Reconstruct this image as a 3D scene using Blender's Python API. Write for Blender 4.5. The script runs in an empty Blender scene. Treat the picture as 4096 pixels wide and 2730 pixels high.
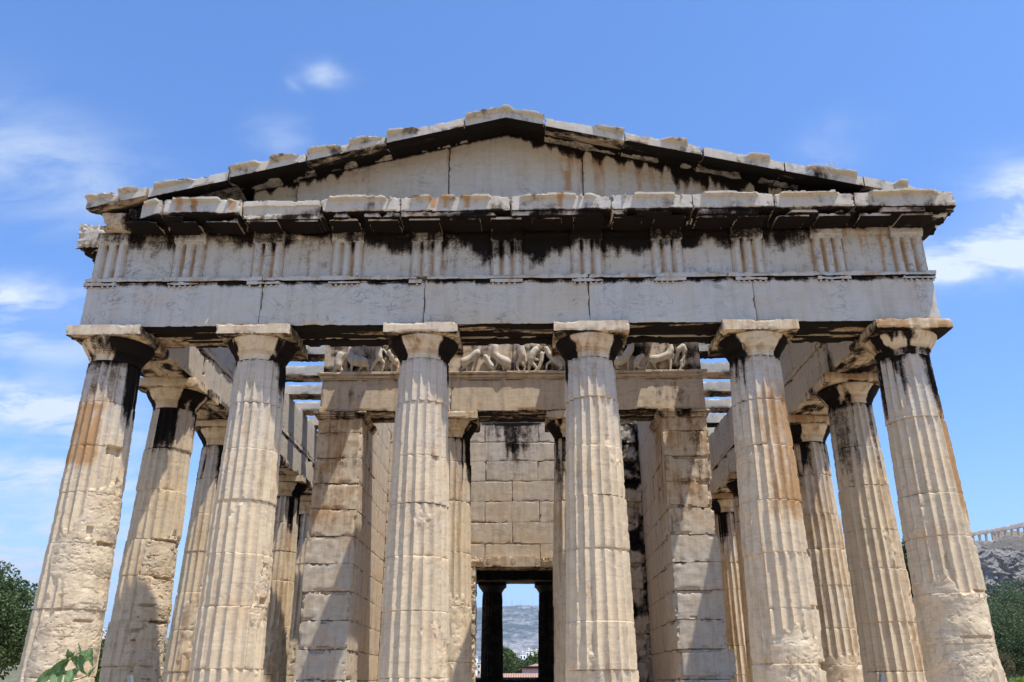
import bpy, math, random
import numpy as np
from mathutils import Vector, Matrix
sc = bpy.context.scene
R = math.radians
# ------------------------------------------------------------------ camera
cam = bpy.data.cameras.new('camera'); co = bpy.data.objects.new('camera', cam); sc.collection.objects.link(co)
cam.sensor_width = 36; cam.lens = 29.5; cam.clip_end = 30000; cam.clip_start = .05
co.matrix_world = (Matrix.Translation((.2883, -12.4399, .5295)) @ Matrix.Rotation(.017, 4, 'Z') @
                   Matrix.Rotation(math.pi/2 + .3879, 4, 'X') @ Matrix.Rotation(-.0017, 4, 'Z'))
sc.camera = co
sc.view_settings.view_transform = 'Standard'; sc.view_settings.look = 'None'
sc.view_settings.exposure = 0.13; sc.view_settings.gamma = 1.0
sc.view_settings.use_curve_mapping = False
# ------------------------------------------------------------------ sun
S_, T_ = 3.27, 3.85                      # drop per metre sideways / per metre inwards
SD = Vector((1/S_, -1/T_, 1)).normalized()
sl = bpy.data.lights.new('sun', 'SUN'); sl.energy = 5.0; sl.angle = R(.53); sl.color = (1, .945, .86)
so = bpy.data.objects.new('sun', sl); sc.collection.objects.link(so)
so.rotation_euler = SD.to_track_quat('Z', 'Y').to_euler(); so.location = (20, -20, 60)
EL = math.asin(SD.z); AZ = math.atan2(SD.x, SD.y)
# ------------------------------------------------------------------ node helper
class NT:
    def __init__(s, t): s.t = t; s.t.nodes.clear()
    def n(s, typ, **k):
        o = s.t.nodes.new(typ)
        ins = k.pop('ins', {})
        for a, b in k.items(): setattr(o, a, b)
        for a, b in ins.items():
            i = o.inputs[a]
            if hasattr(b, 'is_output') or isinstance(b, bpy.types.NodeSocket): s.t.links.new(b, i)
            else: i.default_value = b
        return o
    def m(s, op, a, b=None, c=None, clamp=False):
        o = s.n('ShaderNodeMath', operation=op); o.use_clamp = clamp
        for i, v in enumerate((a, b, c)):
            if v is None: continue
            if isinstance(v, (int, float)): o.inputs[i].default_value = v
            else: s.t.links.new(v, o.inputs[i])
        return o.outputs[0]
    def mix(s, f, a, b):
        o = s.n('ShaderNodeMix', data_type='RGBA')
        for i, v in ((0, f), (6, a), (7, b)):
            if isinstance(v, (int, float)): o.inputs[i].default_value = v
            elif isinstance(v, tuple): o.inputs[i].default_value = v if len(v) == 4 else v + (1,)
            else: s.t.links.new(v, o.inputs[i])
        return o.outputs[2]
    def noise(s, vec, scale, detail=4, rough=.55, dist=0.0):
        return s.n('ShaderNodeTexNoise', ins={'Vector': vec, 'Scale': scale, 'Detail': detail, 'Roughness': rough, 'Distortion': dist}).outputs[0]
    def ramp(s, v, a, b):
        o = s.n('ShaderNodeMapRange', ins={'Value': v, 'From Min': a, 'From Max': b}); o.clamp = True
        return o.outputs[0]
    def vscale(s, vec, x, y, z):
        o = s.n('ShaderNodeMapping', ins={'Vector': vec, 'Scale': (x, y, z)}); return o.outputs[0]
# ------------------------------------------------------------------ world: sky and thin clouds
w = bpy.data.worlds.new('World'); sc.world = w; w.use_nodes = True
t = NT(w.node_tree)
sky = t.n('ShaderNodeTexSky', sky_type='NISHITA'); sky.sun_disc = False
sky.sun_elevation = EL; sky.sun_rotation = AZ; sky.altitude = 100; sky.air_density = 1.0; sky.dust_density = .6; sky.ozone_density = 3.0
tc = t.n('ShaderNodeTexCoord').outputs['Generated']
sep = t.n('ShaderNodeSeparateXYZ', ins={0: tc})
zz = t.m('ADD', t.m('MAXIMUM', sep.outputs[2], 0.0), .28)
pl = t.n('ShaderNodeCombineXYZ', ins={0: t.m('DIVIDE', sep.outputs[0], zz), 1: t.m('DIVIDE', sep.outputs[1], zz), 2: sep.outputs[2]}).outputs[0]
n1 = t.noise(t.vscale(pl, 1.5, 3.0, 1), 3.6, 12, .62, .35)
n2 = t.noise(t.vscale(pl, 1.0, 1.5, 1), .9, 3, .5, .3)
LOBES = [(-35, 29.5, 7, 3.0, .38), (-36, 21.4, 7, 1.3, .75), (-33, 19, 5, 1.1, .35), (-35, 15.2, 8, 1.4, .95), (-33, 11.3, 8, 1.0, .6), (-34, 6.5, 12, 3.0, .65),
         (-15.9, 39, 1.6, .7, .40), (-18.5, 38, .7, .5, .3), (-19.3, 34.6, 2, 1.1, .2), (34.8, 26.4, 3.6, 2.3, 1.0), (32.2, 23.8, 4.2, 1.1, 1.0), (29.5, 24.8, 3, 1.5, .5), (23.4, 32.7, 2.4, 1.4, .18), (-28, 13, 6, 6, .15)]
wz = t.m('MULTIPLY', t.m('SUBTRACT', t.noise(t.vscale(tc, 9, 9, 16), 1, 4, .6), .5), 5.0)
azd = t.m('ADD', t.m('MULTIPLY', t.m('ARCTAN2', sep.outputs[0], sep.outputs[1]), 57.2958), wz)
eld = t.m('ADD', t.m('MULTIPLY', t.m('ARCSINE', sep.outputs[2]), 57.2958), t.m('MULTIPLY', wz, .45))
acc = None
for az, el, ra, re_, wt in LOBES:
    qa = t.m('POWER', t.m('ABSOLUTE', t.m('DIVIDE', t.m('SUBTRACT', azd, az), ra)), 2.0); qe = t.m('POWER', t.m('ABSOLUTE', t.m('DIVIDE', t.m('SUBTRACT', eld, el), re_)), 2.0)
    g = t.m('MULTIPLY', t.m('EXPONENT', t.m('MULTIPLY', t.m('ADD', qa, qe), -1.0)), wt)
    acc = g if acc is None else t.m('ADD', acc, g)
dens = t.m('MULTIPLY', t.m('MINIMUM', acc, 1.0), t.m('ADD', t.m('MULTIPLY', t.ramp(n1, .40, .62), .85), .15), clamp=True)
low = t.m('MULTIPLY', t.ramp(sep.outputs[2], .42, 0.0), t.ramp(n2, .35, .75))
dens = t.m('ADD', t.m('MULTIPLY', dens, 1.7), t.m('ADD', t.m('MULTIPLY', low, .14), t.m('MULTIPLY', t.m('POWER', t.ramp(sep.outputs[2], .26, .0), 1.6), .5)), clamp=True)
skc = t.n('ShaderNodeHueSaturation', ins={'Hue': .5, 'Saturation': 1.0, 'Value': 1.0, 'Color': sky.outputs[0]}).outputs[0]
skc = t.n('ShaderNodeMix', data_type='RGBA', blend_type='MULTIPLY', ins={0: 1.0, 6: skc, 7: (.83, 1.17, 1.60, 1)}).outputs[2]
SKYMUL = skc.node
col = t.mix(dens, skc, (5.0, 5.7, 6.5))
bg = t.n('ShaderNodeBackground', ins={'Color': col, 'Strength': .15})
wo = t.n('ShaderNodeOutputWorld', ins={0: bg.outputs[0]})
# ------------------------------------------------------------------ materials
def mat(name):
    m = bpy.data.materials.new(name); m.use_nodes = True; return m, NT(m.node_tree)
def finish(m, t, col, rough=.8, bump=None, bs=.5, bd=.01, spec=.3, extra=None):
    ins = {'Base Color': col, 'Roughness': rough, 'Specular IOR Level': spec}
    if extra: ins.update(extra)
    if bump is not None:
        ins['Normal'] = t.n('ShaderNodeBump', ins={'Height': bump, 'Strength': bs, 'Distance': bd}).outputs[0]
    p = t.n('ShaderNodeBsdfPrincipled', ins=ins)
    t.n('ShaderNodeOutputMaterial', ins={0: p.outputs[0]})
    return m
def marble(name, warm, cool, sootc=(.005, .0033, .0025), vein=1.0, bd=.007, flute=False, fine=1.0):
    m, t = mat(name)
    P = t.n('ShaderNodeNewGeometry').outputs['Position']
    at = t.n('ShaderNodeAttribute', attribute_name='st')
    sp = t.n('ShaderNodeSeparateColor', ins={0: at.outputs['Color']})
    soot, och, grey = sp.outputs[0], sp.outputs[1], sp.outputs[2]  # soot channel also carries shade painted on the cornice fascias
    nb = t.noise(P, 1.1, 5, .6, .4)
    nm = t.noise(P, 7, 6, .65, .3)
    nf = t.noise(P, 42, 5, .7)
    st = t.noise(t.vscale(P, 9, 9, .9), 1, 5, .6, .2)
    hz = t.noise(t.vscale(P, 2.2, 2.2, 26), 1, 5, .65, .8)
    g = t.m('ADD', grey, t.m('MULTIPLY', t.m('SUBTRACT', nb, .5), 1.5), clamp=True)
    c = t.mix(g, warm, cool)
    dk = t.m('ADD', t.m('MULTIPLY', t.ramp(nm, .46, .70), .36*fine), t.m('MULTIPLY', t.ramp(st, .46, .68), .58*fine), clamp=True)
    c = t.mix(dk, c, tuple(x*.62 for x in warm))
    lt = t.m('MULTIPLY', t.ramp(hz, .55, .75), .34*fine)
    c = t.mix(lt, c, (.78, .70, .58))
    c = t.mix(t.m('MULTIPLY', t.ramp(hz, .44, .30), .34*fine), c, (.27, .21, .15))
    pk = t.m('MULTIPLY', t.ramp(t.noise(P, 2.3, 5, .65, .6), .50, .70), .50 if flute else .22)
    c = t.mix(pk, c, (.60, .41, .24))
    # veins and hairline cracks
    vn_ = t.n('ShaderNodeTexNoise', ins={'Vector': t.vscale(P, 1, 1, 1.7), 'Scale': 1.6, 'Detail': 6.0, 'Roughness': .6, 'Distortion': 1.4}).outputs[0]
    vv = t.m('ABSOLUTE', t.m('SUBTRACT', vn_, .5))
    vmask = t.m('MULTIPLY', t.ramp(vv, .006 + .006*vein, .0), t.m('MULTIPLY', t.ramp(nb, .45, .65), min(.8, .5*vein)))
    c = t.mix(vmask, c, (.16, .13, .11))
    sk = t.m('MULTIPLY', t.ramp(t.noise(P, 75, 3, .6), .62, .72), .35)
    c = t.mix(sk, c, (.10, .08, .06))
    lich = t.m('MULTIPLY', t.ramp(t.noise(P, 3.1, 8, .75, .2), .56, .66), .38*fine)
    c = t.mix(lich, c, (.30, .26, .20))
    of = t.ramp(t.m('ADD', och, t.m('MULTIPLY', t.m('SUBTRACT', t.m('ADD', t.m('MULTIPLY', st, .6), t.m('MULTIPLY', nm, .4)), .5), 2.4)), .42, .95)
    c = t.mix(t.m('MULTIPLY', of, .8), c, t.mix(nm, (.30, .145, .045), (.50, .27, .10)))
    sf = t.m('ADD', soot, t.m('MULTIPLY', t.m('SUBTRACT', t.m('ADD', t.m('MULTIPLY', st, .3), t.m('ADD', t.m('MULTIPLY', nm, .35), t.m('MULTIPLY', nf, .35))), .5), 2.5))
    sf = t.ramp(sf, .28, .78)
    c = t.mix(t.m('MULTIPLY', t.ramp(sf, .0, .55), .62), c, t.mix(nf, (.10, .066, .042), (.24, .17, .11)))
    c = t.mix(t.m('MULTIPLY', t.ramp(sf, .32, 1.0), .99), c, t.mix(nm, sootc, tuple(x*2.4 for x in sootc)))
    h = t.m('ADD', t.m('MULTIPLY', nf, .4), t.m('ADD', t.m('MULTIPLY', nm, .8), t.m('MULTIPLY', hz, .5)))
    h = t.m('SUBTRACT', h, t.m('MULTIPLY', vmask, .5))
    return finish(m, t, c, .86, h, .7, bd, .10)
M_col = marble('cream_marble', (.71, .565, .37), (.54, .48, .405), flute=True)
M_ent = marble('grey_marble', (.56, .465, .335), (.555, .515, .44), vein=2.0, bd=.003, fine=.5)
M_wall = marble('tan_marble_wall', (.63, .50, .345), (.60, .53, .43), flute=True)
M_int = marble('shade_dark_interior_stone', (.10, .085, .07), (.08, .07, .06))  # grimy inside stone, its colour darkened further to stand for shade
M_relief = marble('carved_marble', (.64, .555, .43), (.55, .52, .46), vein=0)
def simple(name, c1, c2, sc_=4, rough=.85, bd=.01, detail=5, spec=.2):
    m, t = mat(name)
    P = t.n('ShaderNodeNewGeometry').outputs['Position']
    n = t.noise(P, sc_, detail, .6, .2)
    return finish(m, t, t.mix(t.ramp(n, .3, .7), c1, c2), rough, n, .5, bd, spec)
def leafmat(name, c1, c2, tr=.25, scale=3.0):
    m, t = mat(name)
    P = t.n('ShaderNodeNewGeometry').outputs['Position']
    rnd = t.n('ShaderNodeNewGeometry').outputs['Random Per Island']
    n = t.noise(P, scale, 3, .6)
    f = t.m('ADD', t.m('MULTIPLY', rnd, .6), t.m('MULTIPLY', t.ramp(n, .3, .7), .5), clamp=True)
    c = t.mix(f, c1, c2)
    d = t.n('ShaderNodeBsdfPrincipled', ins={'Base Color': c, 'Roughness': .55, 'Specular IOR Level': .35})
    tl = t.n('ShaderNodeBsdfTranslucent', ins={'Color': c})
    mx = t.n('ShaderNodeMixShader', ins={0: tr, 1: d.outputs[0], 2: tl.outputs[0]})
    t.n('ShaderNodeOutputMaterial', ins={0: mx.outputs[0]})
    return m
# ------------------------------------------------------------------ noise in numpy
def _h(ix, iy, iz, seed):
    n = (ix*374761393 + iy*668265263 + iz*2147483647 + seed*1442695041) & 0xffffffff
    n = ((n ^ (n >> 13)) * 1274126177) & 0xffffffff
    n = ((n ^ (n >> 15)) * 2246822519) & 0xffffffff
    return ((n ^ (n >> 16)) & 0xffff)/32767.5 - 1
def vn(P, seed=0):
    I = np.floor(P).astype(np.int64); f = P - I; f = f*f*(3 - 2*f)
    x, y, z = I[:, 0], I[:, 1], I[:, 2]; a, b, c = f[:, 0], f[:, 1], f[:, 2]
    r = 0
    for dx in (0, 1):
        wx = a if dx else 1 - a
        for dy in (0, 1):
            wy = b if dy else 1 - b
            for dz in (0, 1):
                wz = c if dz else 1 - c
                r = r + wx*wy*wz*_h(x+dx, y+dy, z+dz, seed)
    return r
ROT = np.array([[.36, .48, -.8], [-.8, .6, 0], [.48, .64, .6]])
def fbm(P, o=4, seed=0, g=.55):
    r = 0; a = 1; s = 0; P = np.asarray(P, float) + seed*7.13
    for k in range(o):
        r = r + a*vn(P, seed+k); s += a; a *= g; P = (P*2.03) @ ROT + 1.7
    return r/s*1.5
def sm(x, a, b):
    t = np.clip((x - a)/(b - a), 0, 1); return t*t*(3 - 2*t)
# ------------------------------------------------------------------ mesh builder
root_loc = {}
def link(o, parent=None, loc=(0, 0, 0)):
    sc.collection.objects.link(o); root_loc[o.name] = Vector(loc)
    if parent is not None:
        o.parent = parent; o.location = Vector(loc) - root_loc[parent.name]
    else: o.location = loc
    return o
def tag(o, label=None, cat=None, group=None, kind=None):
    if label: o['label'] = label
    if cat: o['category'] = cat
    if group: o['group'] = group
    if kind: o['kind'] = kind
    return o
def empty(name, loc, label=None, cat=None, group=None):
    o = bpy.data.objects.new(name, None); o.empty_display_size = .3
    return tag(link(o, None, loc), label, cat, group)
class MB:
    def __init__(s): s.V = []; s.F = []; s.A = []; s.T = []; s.n = 0
    def add(s, V, F, A=None):
        V = np.asarray(V, float); F = np.asarray(F, np.int64)
        if A is None: A = np.zeros((len(V), 3))
        s.V.append(V); s.A.append(A)
        (s.F if F.shape[1] == 4 else s.T).append(F + s.n); s.n += len(V)
    def grid(s, V, nu, nv, A=None, wrap=False):
        i = np.arange(nu*nv).reshape(nv, nu)
        if wrap: i = np.concatenate([i, i[:, :1]], 1)
        F = np.stack([i[:-1, :-1], i[:-1, 1:], i[1:, 1:], i[1:, :-1]], -1).reshape(-1, 4)
        s.add(V, F, A)
    def build(s, name, m, parent=None, loc=(0, 0, 0), smooth=True, label=None):
        me = bpy.data.meshes.new(name)
        V = np.concatenate(s.V) - np.asarray(loc, float); A = np.concatenate(s.A)
        nq = sum(len(f) for f in s.F); nt = sum(len(f) for f in s.T)
        L = np.concatenate([f.ravel() for f in s.F + s.T]) if nq + nt else np.zeros(0, int)
        me.vertices.add(len(V)); me.vertices.foreach_set('co', V.astype(np.float32).ravel())
        me.loops.add(len(L)); me.loops.foreach_set('vertex_index', L.astype(np.int32))
        me.polygons.add(nq + nt)
        st = np.concatenate([np.arange(nq)*4, nq*4 + np.arange(nt)*3])
        me.polygons.foreach_set('loop_start', st.astype(np.int32))
        me.polygons.foreach_set('loop_total', np.concatenate([np.full(nq, 4), np.full(nt, 3)]).astype(np.int32))
        me.update(calc_edges=True)
        if smooth: me.polygons.foreach_set('use_smooth', np.ones(nq + nt, bool))
        a = me.attributes.new('st', 'FLOAT_COLOR', 'POINT')
        a.data.foreach_set('color', np.concatenate([A, np.ones((len(A), 1))], 1).astype(np.float32).ravel())
        me.materials.append(m); me.update()
        if smooth: me.set_sharp_from_angle(angle=R(26))
        o = bpy.data.objects.new(name, me)
        link(o, parent, loc)
        if label: o['label'] = label
        return o
def stone(mb, x0, x1, y0, y1, z0, z1, res=.05, amp=.004, chip=.035, er=.018, seed=0, warp=None, stain=None, thr=-.15, skip=()):
    lo = np.array([x0, y0, z0], float); hi = np.array([x1, y1, z1], float)
    res = max(res, 1e-3)
    for ax in range(3):
        a, b = [i for i in range(3) if i != ax]
        nu = int(min(600, max(2, round((hi[a]-lo[a])/res) + 1))); nv = int(min(600, max(2, round((hi[b]-lo[b])/res) + 1)))
        for side in (0, 1):
            if (ax, side) in skip: continue
            u = np.linspace(lo[a], hi[a], nu); v = np.linspace(lo[b], hi[b], nv)
            U, Vv = np.meshgrid(u, v)
            P = np.zeros((nu*nv, 3)); P[:, a] = U.ravel(); P[:, b] = Vv.ravel(); P[:, ax] = hi[ax] if side else lo[ax]
            N = np.zeros(3); N[ax] = 1 if side else -1
            Q = P.copy()
            dl = P - lo; dh = hi - P; d = np.minimum(dl, dh); sg = np.where(dl < dh, 1.0, -1.0)
            s = np.clip(1 - d/(2.2*er), 0, 1)
            n1 = fbm(P*2.6, 3, seed); n2 = fbm(P*15, 3, seed+9)
            nn_ = n1 + .55*n2 - thr - .17; wr = chip*(.04 + .55*sm(nn_, 0, .05)*(.6 + .8*np.abs(n2)) + .9*np.maximum(0, nn_ - .1))
            r2 = np.exp(-d/.006)
            ro = amp*fbm(P*9, 3, seed+4)
            for i in range(3):
                j, k = [q for q in range(3) if q != i]
                Q[:, i] += sg[:, i]*s[:, i]*np.maximum(s[:, j], s[:, k])*wr + sg[:, i]*r2[:, i]*ro
            if warp is not None: Q = warp(Q, P)
            A = stain(Q, N) if stain else None
            flip = (side == 0) ^ (ax == 1)
            if flip:
                Q = Q.reshape(nv, nu, 3)[:, ::-1].reshape(-1, 3)
                if A is not None: A = A.reshape(nv, nu, 3)[:, ::-1].reshape(-1, 3)
            mb.grid(Q, nu, nv, A)
def rgb(s, o, g, n=None):
    z = [np.broadcast_to(np.asarray(q, float), (n if n else max(np.size(s), np.size(o), np.size(g)),)) for q in (s, o, g)]
    return np.stack(z, 1)
def tube(mb, pts, rad, seg=8, A=None):
    pts = np.asarray(pts, float); n = len(pts); rad = np.broadcast_to(np.asarray(rad, float), (n,))
    T = np.gradient(pts, axis=0) if n > 2 else np.repeat([pts[-1]-pts[0]], n, 0)
    T = T/np.linalg.norm(T, axis=1, keepdims=True)
    up = np.array([.13, .31, .94]) if abs(T[0, 2]) < .9 else np.array([1, .2, 0.])
    V = []
    for i in range(n):
        u = np.cross(up, T[i]); u /= np.linalg.norm(u); v = np.cross(T[i], u)
        a = np.arange(seg)*2*math.pi/seg
        V.append(pts[i] + rad[i]*(np.cos(a)[:, None]*u + np.sin(a)[:, None]*v))
    mb.grid(np.concatenate(V), seg, n, None, wrap=True)
# ================================================================== THE TEMPLE
temple = empty('temple', (0, 0, -1.12), 'weathered pale marble temple ruin with fluted columns, blackened cornice and low triangular pediment', 'temple')
H = 5.71
def shaft(mb, z0, z1, rb, rt, joints, seed, du=9, dz=.035, dmg=None, stain=None, top=(0, 0), phase=0.0, dep=.056, pits=1.0, dents=()):
    nth = 20*du
    zs = list(np.arange(z0, z1 + dz*.5, dz))
    for j in joints: zs += [j-.012, j-.005, j+.005, j+.012]
    zs = np.array(sorted(set(np.round(zs, 4))))
    th = np.arange(nth)/nth*2*math.pi
    TH, Z = np.meshgrid(th, zs); TH = TH.ravel(); Z = Z.ravel()
    tt = (Z - 0)/(5.2)
    R0 = rb + (rt - rb)*tt + .007*np.sin(np.pi*np.clip(tt, 0, 1))
    drum = np.searchsorted(np.array(joints) if len(joints) else np.array([99.]), Z)
    rs = np.random.RandomState(seed)
    offx = rs.uniform(-.012, .012, 20); offy = rs.uniform(-.012, .012, 20); rot = rs.uniform(-.02, .02, 20)
    a = TH + phase + rot[drum]
    f = (a/(2*math.pi)*20) % 1.0
    prof = 1 - np.abs(2*f - 1)**2.0
    cx = np.cos(TH); cy = np.sin(TH)
    P = np.stack([cx*R0, cy*R0, Z], 1)
    n_arr = np.maximum(0, fbm(P*[9, 9, 13] + seed, 3, seed) + .12)
    arr = np.exp(-np.minimum(f, 1-f)/.07)
    d = dep*R0/.5*prof + arr*n_arr*.016
    rough = .0018*fbm(P*[22, 22, 30], 3, seed+3)
    r = R0 - d + rough
    sootd = np.zeros(len(Z))
    if dmg is not None:
        ang = np.degrees(np.arctan2(np.sin(TH + math.pi/2), np.cos(TH + math.pi/2)))   # 0 faces the viewer, + towards +x
        m = sm(dmg(ang, Z) + .6*fbm(P*[2.4, 2.4, 2.6] + seed, 4, seed+5), .45, .6)
        cr = np.exp(-np.abs(fbm(P*[2.6, 2.6, 4.2], 4, seed+6))/.022)*(fbm(P*1.7, 2, seed+12) > .0); qt = (fbm(P*[2.1, 2.1, 3.6], 4, seed+6) + .6)*4.5; ql = np.floor(qt) + sm(qt - np.floor(qt), 0, .12); br = R0 - .012 - .0055*ql - .016*cr - pits*.05*np.maximum(0, fbm(P*[7, 7, 15], 4, seed+7) - .40) - .0025*np.abs(fbm(P*[20, 20, 40], 2, seed+9))
        r = r*(1-m) + np.minimum(br, R0-.004)*m
    for j in joints:
        q = np.exp(-((Z-j)/.006)**2)
        e = np.exp(-np.abs(Z-j)/.016)*np.maximum(0, fbm(P*[6, 6, 3] + j, 3, seed+8) - .22)
        r -= q*.008 + e*.07
    for (a0, zc_, da, dz_, dd) in dents:
        an_ = np.degrees(np.arctan2(np.sin(TH + math.pi/2), np.cos(TH + math.pi/2)))
        q_ = np.maximum(np.abs(an_-a0)/da, np.abs(Z-zc_ - .12*dz_*fbm(P*[9, 9, 1], 2, seed))/dz_) + .35*fbm(P*9, 3, seed+14)
        r = np.minimum(r, r - dd*(1-sm(q_, .75, 1.05)))
    x = cx*r + offx[drum] + top[0]*tt; y = cy*r + offy[drum] + top[1]*tt
    A = None
    if stain is not None:
        ang = np.degrees(np.arctan2(np.sin(TH + math.pi/2), np.cos(TH + math.pi/2)))
        A = stain(ang, Z, P)
        for jn, j in enumerate(joints): A[:, 0] += (.18 + .5*((seed*3 + jn*5) % 7)/6)*np.exp(-((Z-j)/.007)**2)*(.7 + np.clip(fbm(P*2.2, 2, seed+jn), -.5, .5))
    V = np.stack([x, y, Z], 1)
    mb.grid(V, nth, len(zs), A, wrap=True)
def lathe(mb, prof, seg, cx, cy, stain=None, seed=0, rough=.002):
    prof = np.array(prof, float)
    th = np.arange(seg)/seg*2*math.pi
    V = []
    for r, z in prof:
        P = np.stack([np.cos(th)*r, np.sin(th)*r, np.full(seg, z)], 1)
        k = 1 + rough/max(r, .01)*fbm(P*12, 3, seed)
        V.append(np.stack([P[:, 0]*k + cx, P[:, 1]*k + cy, P[:, 2]], 1))
    V = np.concatenate(V)
    A = None
    if stain is not None:
        TH = np.tile(th, len(prof)); ang = np.degrees(np.arctan2(np.sin(TH + math.pi/2), np.cos(TH + math.pi/2)))
        A = stain(ang, V[:, 2], V)
    mb.grid(V, seg, len(prof), A, wrap=True)
def echinus_profile():
    p = [(.380, 5.20), (.384, 5.285)]
    for k in range(4):
        z = 5.29 + k*.013; p += [(.398+.006*k, z), (.404+.006*k, z+.004), (.404+.006*k, z+.009), (.398+.006*k, z+.0125)]
    p += [(.425, 5.345), (.455, 5.385), (.487, 5.43), (.515, 5.475), (.532, 5.51), (.537, 5.53), (.528, 5.543), (.3, 5.543)]
    return p
def column(name, bx, by, tx, joints, seed, dmg=None, soot=None, och=None, grey=None, du=9, dz=.035, label=None, pits=1.0, dents=(), ab=.58, rb=.512, rt=.395, y_ab=0, phase=0.0, capsoot=None, mesh_from=None):
    if mesh_from is not None:
        o = mesh_from.copy(); link(o, temple, (bx, by, 0))
        for ch in mesh_from.children:
            c = ch.copy(); sc.collection.objects.link(c); c.parent = o; c.location = (0, 0, 0); root_loc[c.name] = Vector((bx, by, 0))
        if label: o['label'] = label
        elif 'label' in o: del o['label']
        return o
    z0c = 5.2
    def st(ang, Z, P):
        stv = .5 + .5*np.clip(fbm(np.stack([ang/13., Z*.6, np.zeros_like(Z)+seed], 1), 3, seed+11), -1, 1)
        s = soot(ang, Z, stv) if soot else 0*Z
        o_ = och(ang, Z, stv) if och else 0*Z
        g = grey(ang, Z) if grey else .75*sm(Z, 3.4, 4.7)
        return rgb(s, o_, g, len(Z))
    mb = MB()
    shaft(mb, 0.0, z0c, rb, rt, joints, seed, du, dz, dmg, st, (tx, 0), phase, pits=pits, dents=dents)
    o = mb.build(name, M_col, temple, (0, 0, 0)); o.location = Vector((bx, by, 0)) - root_loc[temple.name]; root_loc[o.name] = Vector((bx, by, 0))
    if label: o['label'] = label
    mc = MB()
    sc_ = rt/.395
    pr = [(r*sc_, z) for r, z in echinus_profile()]
    ca = 24 + (seed*7) % 15; cb = 22 + (seed*11) % 17
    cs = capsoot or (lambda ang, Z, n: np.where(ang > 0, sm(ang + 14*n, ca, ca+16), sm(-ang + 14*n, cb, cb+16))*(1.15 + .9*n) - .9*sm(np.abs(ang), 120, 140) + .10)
    def cst(ang, Z, V):
        nn = fbm(np.stack([ang/20., Z*3, np.zeros_like(Z)+seed], 1), 3, seed+2)
        return rgb(cs(ang, Z, nn) + .25*nn, .45 + .35*nn, .15, len(Z))
    lathe(mc, pr, 120, tx, 0, cst, seed)
    c = mc.build('capital', M_col, o, (bx, by, 0)); c.data.transform(Matrix.Translation((bx, by, 0)))
    ma = MB()
    def ast(P, N):
        nn = fbm(P*[3, 3, 6], 3, seed+21)
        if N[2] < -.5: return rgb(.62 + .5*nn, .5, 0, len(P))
        if N[1] < -.5: return rgb(.02*nn, .34 + .35*nn + (.22 if tx < 0 and bx > 3 else 0) + (.25 if bx > 3 else 0), .25 + .2*nn, len(P))
        return rgb(.5 + .4*nn, .3, .2, len(P))
    stone(ma, tx-ab, tx+ab, -ab, ab, 5.543, 5.708, .02 if du > 8 else .06, .002, .022, .018, seed+30, stain=ast)
    a = ma.build('abacus', M_col, o, (bx, by, 0)); a.data.transform(Matrix.Translation((bx, by, 0)))
    return o
def soot_gen(side=0, L=.5, thr=32, strength=1.0, extra=None):
    def f(ang, Z, n):
        aa = ang*side if side else np.abs(ang)
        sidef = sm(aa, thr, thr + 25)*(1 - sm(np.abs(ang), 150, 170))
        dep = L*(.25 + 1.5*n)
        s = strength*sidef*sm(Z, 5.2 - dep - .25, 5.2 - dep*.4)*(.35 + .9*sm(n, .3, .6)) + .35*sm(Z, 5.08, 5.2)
        if extra is not None: s = s + extra(ang, Z, n)
        return s
    return f
TX = [-6.251, -3.919, -1.32, 1.31, 3.898, 6.231]; BX = [-6.238, -3.887, -1.288, 1.304, 3.865, 6.252]
JO = [[.62, 1.5, 2.40, 3.13, 3.83, 4.52], [.72, 1.53, 2.25, 3.01, 3.78, 4.50], [.6, 1.46, 2.2, 2.95, 3.66, 4.5], [.7, 1.32, 2.3, 3.05, 3.8, 4.55],
      [.77, 1.48, 2.23, 2.97, 3.79, 4.5], [.5, 1.02, 1.67, 2.45, 3.06, 4.2]]
def bnd(ang, Z, a0, a1, z0, z1, s=14, sz=.25):
    return sm(ang, a0-s, a0+s)*(1-sm(ang, a1-s, a1+s))*sm(Z, z0-sz, z0+sz)*(1-sm(Z, z1-sz, z1+sz))
DM = [lambda a, z: .95*bnd(a, z, -28, 120, -.5, 2.7) + .8*bnd(a, z, 15, 110, 2.3, 3.3),
      lambda a, z: .75*bnd(a, z, 50, 120, 1.2, 2.1) + .3*bnd(a, z, -90, 90, -.5, .7),
      lambda a, z: .7*bnd(a, z, 45, 120, -.5, 1.2) + .15*bnd(a, z, -90, 90, 2, 3),
      lambda a, z: .55*bnd(a, z, -70, 0, -.5, 1.1) + .45*bnd(a, z, 20, 70, 3.2, 4.1),
      lambda a, z: .72*bnd(a, z, -60, 100, -.5, 1.3) + .5*bnd(a, z, -100, -40, 1.5, 4.4),
      lambda a, z: .82*bnd(a, z, -100, 110, -.6, 1.7) + .4*bnd(a, z, -100, -20, 1.5, 3.5)]
SO = [soot_gen(1, 1.0, 52, .95, lambda a, z, n: .30*sm(z, 4.42, 4.55) + .12*sm(z, 4.8, 5.1)), soot_gen(0, .45, 45, .95), soot_gen(0, .35, 60, .95), soot_gen(0, .35, 55, .95),
      soot_gen(-1, .5, 25, .8, lambda a, z, n: .25*sm(-a, 20, 60)*sm(z, 2.9, 4.5)), soot_gen(0, .8, 10, .7)]
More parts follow.
